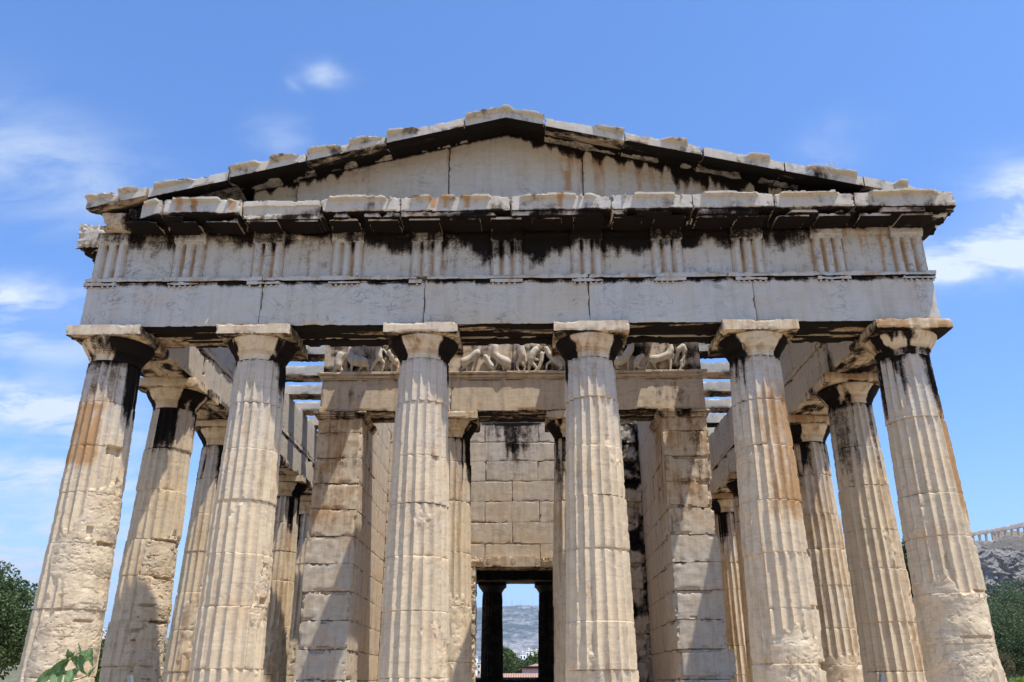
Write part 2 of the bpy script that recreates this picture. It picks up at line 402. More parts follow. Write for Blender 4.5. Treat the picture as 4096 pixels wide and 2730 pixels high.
OC = [lambda a, z, n: .95*bnd(a, z, -75, 20, 3.55, 4.5, 10, .12)*(.35+1.1*n) + .25*(z > 4.4) + .16, lambda a, z, n: .16 + .25*n*(z > 3), lambda a, z, n: .14 + .55*bnd(a, z, 15, 60, 3.2, 3.9)*n, lambda a, z, n: .14 + .25*n,
      lambda a, z, n: .30 + .75*bnd(a, z, -15, 85, 2.75, 4.7)*(.45+n), lambda a, z, n: .18 + 1.15*bnd(a, z, 36, 95, 2.8, 4.95)*(.45+.8*n)]
LB = ['leftmost front column with orange stained upper drum and worn broken lower drums', 'second front column from the left with sharp cream flutes',
      'third front column from the left beside the doorway', 'fourth front column from the left just right of the doorway',
      'fifth front column from the left with stepped drum joints and chipped base', 'rightmost front column with orange streak down its right edge']
DE = [((62, 3.78, 22, .07, .10), (75, 2.42, 26, .03, .09), (35, 2.55, 6, .09, .05), (80, 3.2, 8, .2, .04), (58, 1.35, 20, .018, .05)), ((78, 1.62, 14, .05, .07), (70, 2.1, 8, .04, .04)), ((40, 3.63, 10, .04, .05),), (),
      ((70, 2.25, 16, .05, .08), (60, 1.5, 20, .03, .06), (88, 3.76, 14, .06, .06), (75, .75, 25, .06, .07)), ((40, 1.70, 25, .02, .06), (-20, 2.1, 4, .12, .03), (10, 1.1, 30, .02, .05), (60, 2.5, 5, .15, .04))]
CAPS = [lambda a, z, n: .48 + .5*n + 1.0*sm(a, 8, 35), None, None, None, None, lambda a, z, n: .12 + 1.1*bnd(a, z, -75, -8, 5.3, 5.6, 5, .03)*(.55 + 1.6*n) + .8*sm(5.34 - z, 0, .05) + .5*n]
fronts = []
for i in range(6):
    b0 = BX[i] - (TX[i]-BX[i])*.55/4.65
    fronts.append(column('column', b0, 0, TX[i] - b0, JO[i], 11+i*7, DM[i], SO[i], OC[i], None, 14, .0125, LB[i], pits=.5, capsoot=CAPS[i], dents=DE[i], phase=.157 if i % 2 else 0))
# ring of flank columns
YF = [0, 2.413] + [2.413 + 2.583*k for k in range(1, 11)] + [30.656]
def fl_och(a, z, n): return .25 + .45*n*bnd(a, z, -20, 120, 0, 4.6)
f2L = column('column', -6.288, YF[1], .04, [.8, 1.5, 2.23, 2.83, 3.7, 4.45], 61, lambda a, z: .95*bnd(a, z, 5, 130, -.5, 2.9, 10, .2), soot_gen(0, .5, 70, .6, lambda a, z, n: 1.1*bnd(a, z, -22, 32, 4.45, 5.3, 6, .3)), lambda a, z, n: .2 + .2*n, None, 12, .014, 'second column of the left flank, deeply pitted on its right side', pits=2.6, dents=((60, 2.83, 40, .02, .07), (65, 2.2, 30, .025, .08), (70, 1.5, 25, .025, .08), (30, 1.75, 18, .02, .06)))
f2R = column('column', 6.288, YF[1], -.04, [.7, 1.45, 2.3, 2.95, 3.7, 4.4], 67, lambda a, z: .3*bnd(a, z, 0, 90, 1, 3), soot_gen(0, 1.6, -10, .46), lambda a, z, n: .20 + .7*bnd(a, z, 20, 90, 0, 4.4)*n, None, 12, .02, 'second column of the right flank with dark streaks under its capital')
f3 = column('column', -6.288, YF[2], .04, [.75, 1.5, 2.2, 3.0, 3.75, 4.5], 73, lambda a, z: .5*bnd(a, z, -20, 90, -.5, 2.5), soot_gen(0, .9, 0, .8), fl_och, None, 8, .03)
def fl2_och(a, z, n): return .38 + .35*n
f3r = column('column', 6.288, YF[2], -.04, [.85, 1.5, 2.3, 3.0, 3.7, 4.5], 79, lambda a, z: .95*bnd(a, z, -180, 180, -.5, 1.0, 14, .12), soot_gen(0, .9, 0, .8), fl2_och, None, 8, .03, 'third column of the right flank on a broken lowest drum')
f5 = column('column', -6.288, YF[4], .04, [.75, 1.9, 3.0, 3.75, 4.5], 83, lambda a, z: .8*bnd(a, z, -20, 90, -.5, 1.8), soot_gen(0, .9, 0, .8), fl_och, None, 8, .03)
f5r = column('column', 6.288, YF[4], -.04, [.75, 1.5, 2.2, 3.0, 3.75, 4.5], 89, None, soot_gen(0, .9, 0, .8), fl2_och, None, 8, .03)
column('column', -6.288, YF[3], 0, None, 0, mesh_from=f5); column('column', 6.288, YF[3], 0, None, 0, mesh_from=f5r)
for k in range(5, 12):
    column('column', -6.288, YF[k], 0, None, 0, mesh_from=(f3, f5)[k % 2]); column('column', 6.288, YF[k], 0, None, 0, mesh_from=(f5r, f3r)[0])
for x in (-6.25, -3.87, -1.46, 1.36, 3.87, 6.25): column('column', x, 30.75, 0, None, 0, mesh_from=f5)
# two porch columns between the antae
ia = [column('column', -1.245, 4.5, 0, [.9, 1.9, 2.9, 3.9, 4.7], 97, lambda a, z: .6*bnd(a, z, -40, 90, -.5, 2.2), soot_gen(0, .9, 0, .75), lambda a, z, n: .2+.5*n*bnd(a, z, -20, 40, 3, 4.6), None, 10, .03, 'inner porch column left of the doorway', ab=.55, rb=.49, rt=.385),
      column('column', 1.245, 4.5, 0, [.9, 1.9, 2.9, 3.9, 4.7], 101, None, soot_gen(0, 1.2, 0, .6), lambda a, z, n: .2+.3*n, None, 10, .03, 'inner porch column right of the doorway', ab=.55, rb=.49, rt=.385)]

# ------------------------------------------------------------------ front entablature
def arch_st(P, N):
    n = fbm(P*[1.2, 1.2, 3], 3, 5); ns = fbm(P*[7, 7, .8], 3, 8)
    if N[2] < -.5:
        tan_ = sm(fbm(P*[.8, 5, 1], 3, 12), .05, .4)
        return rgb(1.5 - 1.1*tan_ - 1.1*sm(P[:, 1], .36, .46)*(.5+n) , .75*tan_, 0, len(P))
    if N[1] < -.5:
        edge = sm(P[:, 2], 6.28, 6.46)*np.maximum(0, .3 + ns)*.6 + .5*sm(P[:, 2], 6.39, 6.44)
        och = .5*sm(P[:, 0], 6.0, 6.5)*(.5+ns) + .25*np.maximum(0, ns)*sm(P[:, 2], 6.1, 6.4) - .1
        i_ = np.searchsorted([-3.885, -1.295, 1.30, 3.88], P[:, 0].mean()); run = .5*np.maximum(0, fbm(P*[5, 5, .5], 3, 18) - .12)*sm(P[:, 2], 5.9, 6.45); c2 = .9*np.exp(-np.abs(fbm(P*[.9, .9, 1.6], 4, 19))/.012)*(i_ == 2)*.6
        return rgb(edge + .02 + c2, och + 1.2*run, [1.0, .8, .45, .95, .7][i_] + .45*n, len(P))
    return rgb(.15 + .3*n, .3, .4, len(P))
mb = MB()
XA = [-6.697, -3.885, -1.295, 1.30, 3.88, 6.705]
for i in range(5):
    a, b = XA[i] + (.004 if i else 0), XA[i+1] - (.004 if i < 4 else 0)
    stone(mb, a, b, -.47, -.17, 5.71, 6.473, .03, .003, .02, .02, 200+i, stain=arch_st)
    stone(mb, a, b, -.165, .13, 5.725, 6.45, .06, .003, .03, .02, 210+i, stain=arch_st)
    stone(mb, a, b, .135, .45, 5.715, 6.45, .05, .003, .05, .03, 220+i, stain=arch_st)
architrave = mb.build('architrave', M_ent, temple)
def tae_st(P, N):
    n = fbm(P*[3, 3, 5], 3, 15)
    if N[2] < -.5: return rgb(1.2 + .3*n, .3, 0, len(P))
    return rgb(-.15 + .3*n, .42 + .4*n, .75, len(P))
mb = MB()
for i, (a, b) in enumerate(((-6.76, -3.9), (-3.895, -1.42), (-1.26, 1.30), (1.305, 3.5), (3.505, 6.765))):
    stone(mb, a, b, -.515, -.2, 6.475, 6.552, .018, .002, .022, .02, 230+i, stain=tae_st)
mb.build('taenia', M_ent, architrave)
for k in range(-5, 6):
    mb = MB(); c = k*1.2915 if abs(k) < 5 else k*1.299
    lo, hi = c-.258, c+.258
    if k == -1: hi = c - .05
    stone(mb, lo, hi, -.513, -.3, 6.41, 6.473, .02, .002, .02, .02, 240+k, stain=tae_st)
    for j in range(6):
        gx = c - .215 + j*.086
        if (k == -1 and j > 2) or (k*7 + j*3) % 11 == 4: continue
        th = np.arange(10)/10*2*math.pi
        V = np.concatenate([np.stack([gx + r*np.cos(th), -.487 + r*np.sin(th), np.full(10, z)], 1) for r, z in ((.017, 6.412), (.019, 6.385), (.012, 6.378), (.001, 6.378))])
        mb.grid(V, 10, 4, rgb(.0, .4, .6, 40), wrap=True)
    mb.build('regula', M_ent, architrave)
# frieze
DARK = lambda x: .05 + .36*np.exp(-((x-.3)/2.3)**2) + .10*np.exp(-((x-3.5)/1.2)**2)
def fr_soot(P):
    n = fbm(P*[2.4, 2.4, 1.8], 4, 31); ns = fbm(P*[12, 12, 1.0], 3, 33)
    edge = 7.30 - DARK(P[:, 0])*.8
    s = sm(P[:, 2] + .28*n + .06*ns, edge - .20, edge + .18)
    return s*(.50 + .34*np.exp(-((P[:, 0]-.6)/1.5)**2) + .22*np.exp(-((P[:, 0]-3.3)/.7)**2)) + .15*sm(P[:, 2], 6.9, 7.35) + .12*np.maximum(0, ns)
def fr_st(P, N):
    n = fbm(P*[1.5, 1.5, 3], 3, 35); ns = fbm(P*[9, 9, .9], 3, 37)
    right = sm(P[:, 0], 5.1, 5.5)
    s = fr_soot(P)*(1-.5*right)
    return rgb(s + .13 + .22*np.abs(n), .14 + .30*ns + .5*right*np.maximum(0, .3+ns) + .25*sm(P[:, 0], 2.5, 4), .72 + .3*n, len(P))
mb = MB(); stone(mb, -6.66, 6.67, -.39, .3, 6.553, 7.385, .04, .006, .02, .02, 260, stain=fr_st)
frieze = mb.build('frieze', M_ent, temple)
for k in range(-5, 5):
    c = (k + .5)*1.2915; mb = MB()
    stone(mb, c-.383, c+.383, -.402, -.30, 6.553, 7.26, .018, .006, .015, .02, 270+k, stain=fr_st)
    stone(mb, c-.384, c+.384, -.43, -.30, 7.262, 7.383, .03, .004, .02, .02, 290+k, stain=fr_st)
    mb.build('metope', M_ent, frieze)
def triglyph(c, k, mb):
    hw = .2575; xs = np.linspace(-hw, hw, 120); zs = np.linspace(6.553, 7.383, 60)
    X, Z = np.meshgrid(xs, zs); X = X.ravel(); Z = Z.ravel()
    u = (X + hw)/(2*hw)*6          # six units: half glyph, face, glyph, face, glyph, face, half glyph
    seq = np.abs(((u + 0) % 2) - 0)
    d = np.zeros_like(u)
    for gc in (0, 2, 4, 6):
        gw = .64
        d = np.maximum(d, np.clip(1 - np.abs(u-gc)/gw, 0, 1))
    P = np.stack([c + X, np.zeros_like(X), Z], 1)
    top = 7.21 + .01*fbm(P*9, 2, 5)
    d = d*(1 - sm(Z, top-.03, top))
    n = fbm(P*[7, 1, 4] + k, 4, 40+k); n2 = fbm(P*[14, 1, 9], 3, 50+k)
    chip = sm(n, .22, .27)*.018 + np.abs(n2)*.0025
    if k in (-2, -3, 0+4): chip += np.maximum(0, fbm(P*[3, 1, 2.2], 3, 70+k) - .0)*.06
    band = .016*sm(Z, 7.235, 7.245)
    y = -.478 + .068*d + chip*(1-.6*d) - band
    V = np.stack([P[:, 0], y, Z], 1)
    s = fr_soot(V) + .35*sm(d, .2, 1)*sm(Z, 6.75, 7.2) - .18*(1-sm(d, .05, .3))*(Z < 7.2)
    A = rgb(s*(1-.25*(d > .1)) + .10*sm(d, .6, .95), .02 + .62*sm(d, .15, .6) + .25*n + (.25 if k > 3 else 0), .95 - .9*d, len(V))
    mb.grid(V, 120, 60, A)
    for sgn in (-1, 1):                                                   # cheeks
        i = 0 if sgn < 0 else 119
        E = V.reshape(60, 120, 3)[:, i]; B = E.copy(); B[:, 1] = -.38
        pair = np.stack([B, E] if sgn < 0 else [E, B], 1).reshape(-1, 3)
        mb.grid(pair, 2, 60, rgb(fr_soot(pair)+.1, .3, .5, len(pair)))
for k in range(-5, 6):
    mb = MB(); triglyph(k*1.2915 if abs(k) < 5 else k*1.289, k, mb)
    mb.build('triglyph', M_ent, frieze)
# horizontal cornice
GX = [-5.86, -5.47, -4.21, -2.94, -1.66, .09, 1.66, 2.94, 4.21, 5.47, 7.04]
def geo_st(P, N):
    n = fbm(P*[2.5, 2.5, 5], 3, 81); n2 = fbm(P*[.9, .9, 2], 3, 83)
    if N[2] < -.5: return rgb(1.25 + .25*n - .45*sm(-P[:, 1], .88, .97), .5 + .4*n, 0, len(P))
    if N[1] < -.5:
        s = sm(P[:, 2], 7.47, 7.43)*(.35 + .8*n2 + .4*n) + .14 + .35*n  # sooty lower edge, plus overall darkening painted for shade below the lip
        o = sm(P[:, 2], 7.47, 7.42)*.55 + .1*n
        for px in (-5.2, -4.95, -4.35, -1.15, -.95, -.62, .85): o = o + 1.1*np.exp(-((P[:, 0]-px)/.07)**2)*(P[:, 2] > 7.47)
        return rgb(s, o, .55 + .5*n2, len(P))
    return rgb(.4 + .5*n, .3, .3, len(P))
mb = MB()
for i in range(10):
    a, b = GX[i] + .006, GX[i+1] - .006
    lipn = 300 + i
    def wp(Q, P, i=i, a=a, b=b):
        Q = Q.copy(); t = (P[:, 2]-7.43)/.27
        e = fbm(np.stack([P[:, 0]*2.2, P[:, 0]*0+i*3.3, P[:, 1]*.6], 1), 4, 90+i)
        f = fbm(np.stack([P[:, 0]*9, P[:, 0]*0+i*3.3, P[:, 1]*2], 1), 3, 95+i)
        fr = 1 - sm(P[:, 1], -.9, -.5)
        uu = (P[:, 0]-a)/(b-a); lp = sm(t, .80, .86)*sm(uu + .12*e, .10, .14)*(1-sm(uu + .14*e + .05*f, .80, .86))*sm(e + .25*f, -.42, -.34)*(P[:, 1] < -.9)*(i != 2); Q[:, 1] -= .075*lp; Q[:, 2] += np.clip(t, 0, 1)*fr*(.020*e + .006*f - .008)
        e2 = np.minimum(P[:, 0]-a, b-P[:, 0]); Q[:, 2] -= np.clip(t, 0, 1)*fr*.022*np.exp(-e2/.06)*(.4+.6*((i*7) % 3)/2)
        if i in (2,):
            Q[:, 1] += fr*(.05 + .05*np.abs(e) + .06*(1-t)*(t < .6)); Q[:, 2] += fr*(1-t)*(.02*f)
        if i == 0:
            Q[:, 1] += fr*sm(-P[:, 0], 5.47, 5.9)*.14
        return Q
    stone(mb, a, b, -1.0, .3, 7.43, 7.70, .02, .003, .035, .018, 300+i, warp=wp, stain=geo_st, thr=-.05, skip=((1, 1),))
    # lower drip band behind the fascia, broken away in stretches
    def wq(Q, P, i=i):
        Q = Q.copy(); n = fbm(np.stack([P[:, 0]*1.7, P[:, 0]*0+i*9.3, P[:, 2]*.5], 1), 3, 140+i)
        g = sm(n + (.5 if i == 2 else 0), .12, .22)
        if i == 2: g = g*0
        if i in (4, 6, 7, 8): g = sm(n, -.1, .02)
        bt = np.clip((7.45-P[:, 2])/.09, 0, 1)
        Q[:, 1] += g*.30*(P[:, 1] < -.7); Q[:, 2] += g*bt*.07*(P[:, 1] < -.6)
        return Q
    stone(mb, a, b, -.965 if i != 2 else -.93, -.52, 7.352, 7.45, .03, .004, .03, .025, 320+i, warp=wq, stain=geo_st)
for k in range(-10, 11):                                                # slots between mutules are left by these slabs
    c = k*.6458
    if c < -5.9: continue
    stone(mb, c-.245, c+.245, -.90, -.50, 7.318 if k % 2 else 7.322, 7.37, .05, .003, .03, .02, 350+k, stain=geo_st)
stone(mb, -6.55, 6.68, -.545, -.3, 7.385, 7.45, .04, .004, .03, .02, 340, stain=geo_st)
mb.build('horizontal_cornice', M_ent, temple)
# corner remains, left: loose looking blocks above the corner triglyph
mb = MB()
def w1(Q, P):
    Q = Q.copy(); t = (P[:, 2]-7.38)/.34; Q[:, 0] -= (t)*.12*(P[:, 0] < -6.3); return Q
stone(mb, -6.48, -6.1, -.75, -.1, 7.38, 7.60, .03, .01, .08, .05, 401, warp=w1, stain=lambda P, N: rgb(.15+.6*sm(P[:, 0], -6.25, -6.1)+.3*fbm(P*4, 3, 3), .45, .3, len(P)))
stone(mb, -6.62, -5.98, -.62, .2, 7.385, 7.46, .03, .01, .05, .03, 403, stain=lambda P, N: rgb(.3+.6*sm(P[:, 0], -6.3, -6.05)+.3*fbm(P*4, 3, 3), .4, .4, len(P)))
stone(mb, -6.05, -5.84, -.85, .1, 7.36, 7.62, .03, .012, .09, .05, 402, stain=lambda P, N: rgb(.8+.3*fbm(P*4, 3, 3), .3, .3, len(P)))
mb.build('corner_block', M_ent, temple)
# flank cornices
def gfl(P, N):
    n = fbm(P*3, 3, 91)
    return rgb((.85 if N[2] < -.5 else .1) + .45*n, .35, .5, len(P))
for s in (-1, 1):
    mb = MB()
    y = -.05 if s < 0 else -.9
    ks = 0
    while y < 31.0:
        L = 1.29; amp = .03 if y < 1.5 else .006
        xa, xb = sorted((s*6.3, s*(7.22 if y < 1.3 and s < 0 else 7.05)))
        stone(mb, xa, xb, y+.006, y+L-.006, 7.42, 7.68, .03 if y < 2 else .12, amp, .10 if y < 1 else .05, .07, 410+ks*2+s, stain=gfl, thr=-.3)
        xa, xb = sorted((s*6.3, s*(7.1 if s < 0 else 6.98)))
        stone(mb, xa, xb, y+.1, y+L-.05, 7.33, 7.419, .04 if y < 2 else .15, amp, .06, .05, 450+ks*2+s, stain=gfl, thr=-.3)
        y += L; ks += 1
    if s < 0: stone(mb, -7.32, -6.75, -.02, .62, 7.36, 7.84, .025, .008, .06, .07, 477, stain=lambda P, N: rgb((.9 if N[2] < -.5 else .15) + .5*fbm(P*3, 3, 7), .3, .5, len(P)), thr=-.3)
    mb.build('flank_cornice', M_ent, temple)
# tympanum: upright slabs
def tz(x): return 9.42 - .243*np.abs(x)
def ty_st(P, N):
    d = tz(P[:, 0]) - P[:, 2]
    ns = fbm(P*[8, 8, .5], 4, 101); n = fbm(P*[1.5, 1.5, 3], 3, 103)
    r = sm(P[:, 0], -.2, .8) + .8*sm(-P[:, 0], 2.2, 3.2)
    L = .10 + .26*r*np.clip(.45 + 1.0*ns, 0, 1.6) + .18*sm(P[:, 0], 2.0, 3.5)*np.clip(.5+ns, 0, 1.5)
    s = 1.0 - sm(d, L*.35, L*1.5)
    o = .30 + .45*ns + .30*sm(P[:, 0], .5, 1.2) - .35*sm(d, .3, .8) + 1.0*np.exp(-((P[:, 0]-1.02)/.05)**2)*(P[:, 2] < 8.6)*(P[:, 2] > 8.2)
    return rgb(s*1.05, o, .62 + .4*n, len(P))
mb = MB()
TJ = [-4.3, -3.55, -.985, 1.29, 4.9]
for i in range(4):
    a, b = TJ[i]+.006, TJ[i+1]-.006
    def wt(Q, P):
        Q = Q.copy(); t = (P[:, 2]-7.6)/1.8; Q[:, 2] = 7.6 + t*(np.maximum(tz(Q[:, 0]), 7.72) - 7.6) + (Q[:, 2]-P[:, 2]); return Q
    dy = (.08 if i == 0 else 0) + .012*(i % 2)
    stone(mb, a, b, -.32+dy, .3, 7.6, 9.4, .035, .006, .02, .02, 500+i, warp=wt, stain=ty_st, skip=((1, 1),))
mb.build('tympanum', M_ent, temple)
# thin bright bead under the raking soffit, then the raking cornice blocks
RJ = [-6.70, -5.76, -4.49, -3.24, -1.96, -.67, .64, 1.94, 3.19, 4.46, 5.67, 6.62]
def rz(x): return 9.19 - .2445*np.abs(x)
def rk_st(i):
    def f(P, N):
        n = fbm(P*[1.2, 3, 3], 4, 111+i); n2 = fbm(P*[4, 4, 5], 3, 113+i)
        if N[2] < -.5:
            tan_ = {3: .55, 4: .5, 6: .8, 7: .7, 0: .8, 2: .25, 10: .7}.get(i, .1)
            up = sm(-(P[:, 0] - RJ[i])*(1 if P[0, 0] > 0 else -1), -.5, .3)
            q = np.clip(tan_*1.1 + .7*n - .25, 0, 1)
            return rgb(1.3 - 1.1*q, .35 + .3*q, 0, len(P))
        if N[1] < -.5: return rgb(.20 + .45*n2, .05 + .2*n, .75 + .4*n, len(P))  # front face darkened in colour to stand for shade under the lips
        return rgb(.5 + .4*n, .2, .5, len(P))
    return f
for nm, idx, lab in (('raking_cornice', range(0, 5), 'left sloping cornice of seven weathered blocks'), ('apex_block', [5], None), ('raking_cornice', range(6, 11), 'right sloping cornice of weathered blocks')):
    mb = MB()
    for i in idx:
        a, b = RJ[i] + .008, RJ[i+1] - .008
        rs = random.Random(i*5+2)
        lips = [(-.05, rs.uniform(.40, .48)), (rs.uniform(.50, .54), rs.uniform(.86, .95))] if i in (0, 2, 3) else ([(rs.uniform(-.05, .3), rs.uniform(.5, 1.05))] if i not in (4, 6) else [(-.1, .42)])
        dzb = rs.uniform(-.012, .012)
        def wr(Q, P, i=i, a=a, b=b, lips=lips, dzb=dzb):
            Q = Q.copy(); x = P[:, 0]; t = np.clip((P[:, 2])/.17, 0, 1)
            fr = 1 - sm(P[:, 1], -.95, -.35)
            u = (x-a)/(b-a)
            if x.mean() > 0: u = 1-u                                     # lower end = 0
            lip = sum(sm(u, l0, l0+.015)*(1-sm(u + .03*fbm(np.stack([x*0, P[:, 2]*20, x*0+i], 1), 2, 3), l1-.10, l1))*(.6+.4*sm(u, l0+.3, l0)) for l0, l1 in lips)
            e = fbm(np.stack([x*3, x*0+i*5.1, P[:, 1]*2.5], 1), 4, 120+i); f = fbm(np.stack([x*14, x*0+i, P[:, 1]*4], 1), 3, 130+i)
            if i == 5: lip = .8*sm(-x, -.25, .0)+.55*sm(x, .12, .3)
            Q[:, 2] = rz(Q[:, 0]) + dzb + (Q[:, 2] if True else 0) + t*(.030*lip + (.012*e + .009*f)*(1-.75*np.clip(lip, 0, 1)))
            under = (1-t)
            Q[:, 2] += under*.225*sm(P[:, 1], -.94, -.3); Q[:, 1] -= .095*sm(P[:, 2]/.17, .70, .80)*np.minimum(lip*1.3, 1)*(P[:, 1] < -.9)
            if i in (0, 1): Q[:, 2] += -.02 + (0 if i else .02); Q[:, 1] += fr*(.05 if i == 1 else 0)
            return Q
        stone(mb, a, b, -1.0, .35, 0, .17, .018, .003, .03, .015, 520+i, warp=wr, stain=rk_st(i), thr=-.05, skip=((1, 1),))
    i0, i1 = idx[0], idx[-1]+1
    stone(mb, RJ[i0]-(.02 if i0 == 5 else -.0), RJ[i1]+(.02 if i0 == 5 else 0), -.9 - (.004 if i0 == 5 else 0), .3, .02, .08, .08, 0, 0, .01, 1, warp=lambda Q, P: np.stack([Q[:, 0], Q[:, 1], rz(Q[:, 0]) + Q[:, 2] + .23*sm(P[:, 1], -.94, -.3)*(1-sm(P[:, 2], .07, .08)*.55)], 1), stain=lambda P, N: rgb(1.2, .3, 0, len(P)))  # added hidden strip that stops sun leaking through the block joints
    if nm == 'raking_cornice':
        s = -1 if idx[0] == 0 else 1
        def wb(Q, P): Q = Q.copy(); Q[:, 2] += tz(Q[:, 0]) - .012; return Q
        xa, xb = sorted((s*.68, s*5.2))
        stone(mb, xa, xb, -.345, -.2, 0, .016, .04, .001, .004, .01, 560+s, warp=wb, stain=lambda P, N: rgb(.2, .7, .1, len(P)))
    mb.build(nm, M_ent, temple, label=lab)
# plain backing of the pediment
mb = MB()
n_ = 40
xs = np.linspace(-6.5, 6.5, n_)
V = np.concatenate([np.stack([xs, np.full(n_, .36), np.full(n_, 7.7)], 1), np.stack([xs, np.full(n_, .36), np.maximum(tz(xs)+.05, 7.75)], 1)])
mb.grid(V[:, ::1], n_, 2, rgb(.2, .2, .3, 2*n_)); mb.build('pediment_back', M_ent, temple)
# inner ceiling border over the front and the flanks
def cb_st(P, N):
    n = fbm(P*3, 3, 141)
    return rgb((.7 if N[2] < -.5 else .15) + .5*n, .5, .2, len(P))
mb = MB()
stone(mb, -5.8, 5.8, .30, .47, 6.45, 7.43, .12, .004, .04, .03, 600, stain=cb_st)
stone(mb, -5.8, 5.8, .30, .50, 7.45, 7.70, .08, .006, .05, .03, 601, stain=cb_st)
for s in (-1, 1):
    xa, xb = sorted((s*5.05, s*5.8)); stone(mb, xa, xb, .505, 1.22, 7.45, 7.68, .08, .006, .05, .03, 605+s, stain=cb_st)
for s in (-1, 1):
    xa, xb = sorted((s*5.43, s*5.9)); stone(mb, xa, xb, 1.22, 5.3, 7.45, 7.66, .08, .006, .05, .03, 603+s, stain=cb_st)
mb.build('ceiling_border', M_ent, temple)
# ceiling beams: lengthwise over the front aisle, crosswise over the side aisles
def bm_st(P, N):
    n = fbm(P*[2, 2, 3], 3, 151)
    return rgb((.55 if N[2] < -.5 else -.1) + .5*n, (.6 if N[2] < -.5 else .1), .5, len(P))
for a in (-3.17, -1.71, 1.10, 2.50, 3.96, 5.32):
    mb = MB(); stone(mb, a, a+.56, .505, 4.5, 7.45, 7.85, .08, .006, .04, .03, 620+int(a*9), stain=bm_st)
    mb.build('ceiling_beam', M_ent, temple)
yb = 5.16; k = 0
while yb < 26:
    for s in (-1, 1):
        xa, xb = sorted((s*3.6, s*6.0)); mb = MB()
        stone(mb, xa, xb, yb, yb+.50, 7.44, 7.70, .04 if k < 4 else .2, .004, .018, .015, 640+k*2+s, stain=(lambda P, N: bm_st(P, N) + np.array([.75, 0, 0])) if (s > 0 and k < 1) else bm_st)
        mb.build('ceiling_beam', M_ent, temple)
    yb += 1.40; k += 1
# flank architrave and frieze backing
def fa_st(P, N):
    n = fbm(P*[2, 1.2, 3], 3, 161); n2 = fbm(P*[6, 2.2, 1.2], 3, 163)
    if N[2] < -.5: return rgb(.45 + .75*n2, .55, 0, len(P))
    s = 0*n
    if P[0, 0] > 4: s = .75*np.exp(-((P[:, 1]-1.9)/.28)**2)*(.6 + n2) + .25*(P[:, 2] > 5.7)*sm(n, 0, .5)
    return rgb(s - .05 + .15*n2, .15 + .2*n, .35 + .3*n, len(P))
for s in (-1, 1):
    mb = MB()
    ys = [.46] + [2.413 + 2.583*k for k in range(0, 11)] + [30.3]
    for i in range(len(ys)-1):
        fine = .04 if i < 4 else .15
        xa, xb = sorted((s*5.80, s*6.20))
        stone(mb, xa, xb, ys[i]+.004, ys[i+1]-.004, 5.712, 6.375, fine, .004, .05, .04, 700+i*2+s, stain=fa_st)
        stone(mb, *sorted((s*5.775, s*6.2)), ys[i]+.004, ys[i+1]-.004, 6.38, 6.47, fine, .003, .02, .02, 730+i*2+s, stain=fa_st)
        xa, xb = sorted((s*6.21, s*6.70))
        stone(mb, xa, xb, ys[i]+.004-(.5 if i == 0 and False else 0), ys[i+1]-.004, 5.714, 6.55, .1, .004, .03, .03, 760+i*2+s, stain=fa_st)
    mb.build('flank_architrave', M_ent, temple)
    mb = MB(); y = .48; k = 0
    while y < 30:
        L = 1.9 + .35*((k*7) % 3 - 1)
        top = 7.42 if (s > 0 or y < 11) else 7.1
        xa, xb = sorted((s*5.795, s*6.66))
        stone(mb, xa, xb, y+.004, y+L-.004, 6.475, top, .06 if k < 7 else .2, .004, .04, .03, 800+k*2+s, stain=fa_st)
        y += L; k += 1
    mb.build('flank_frieze', M_ent, temple)
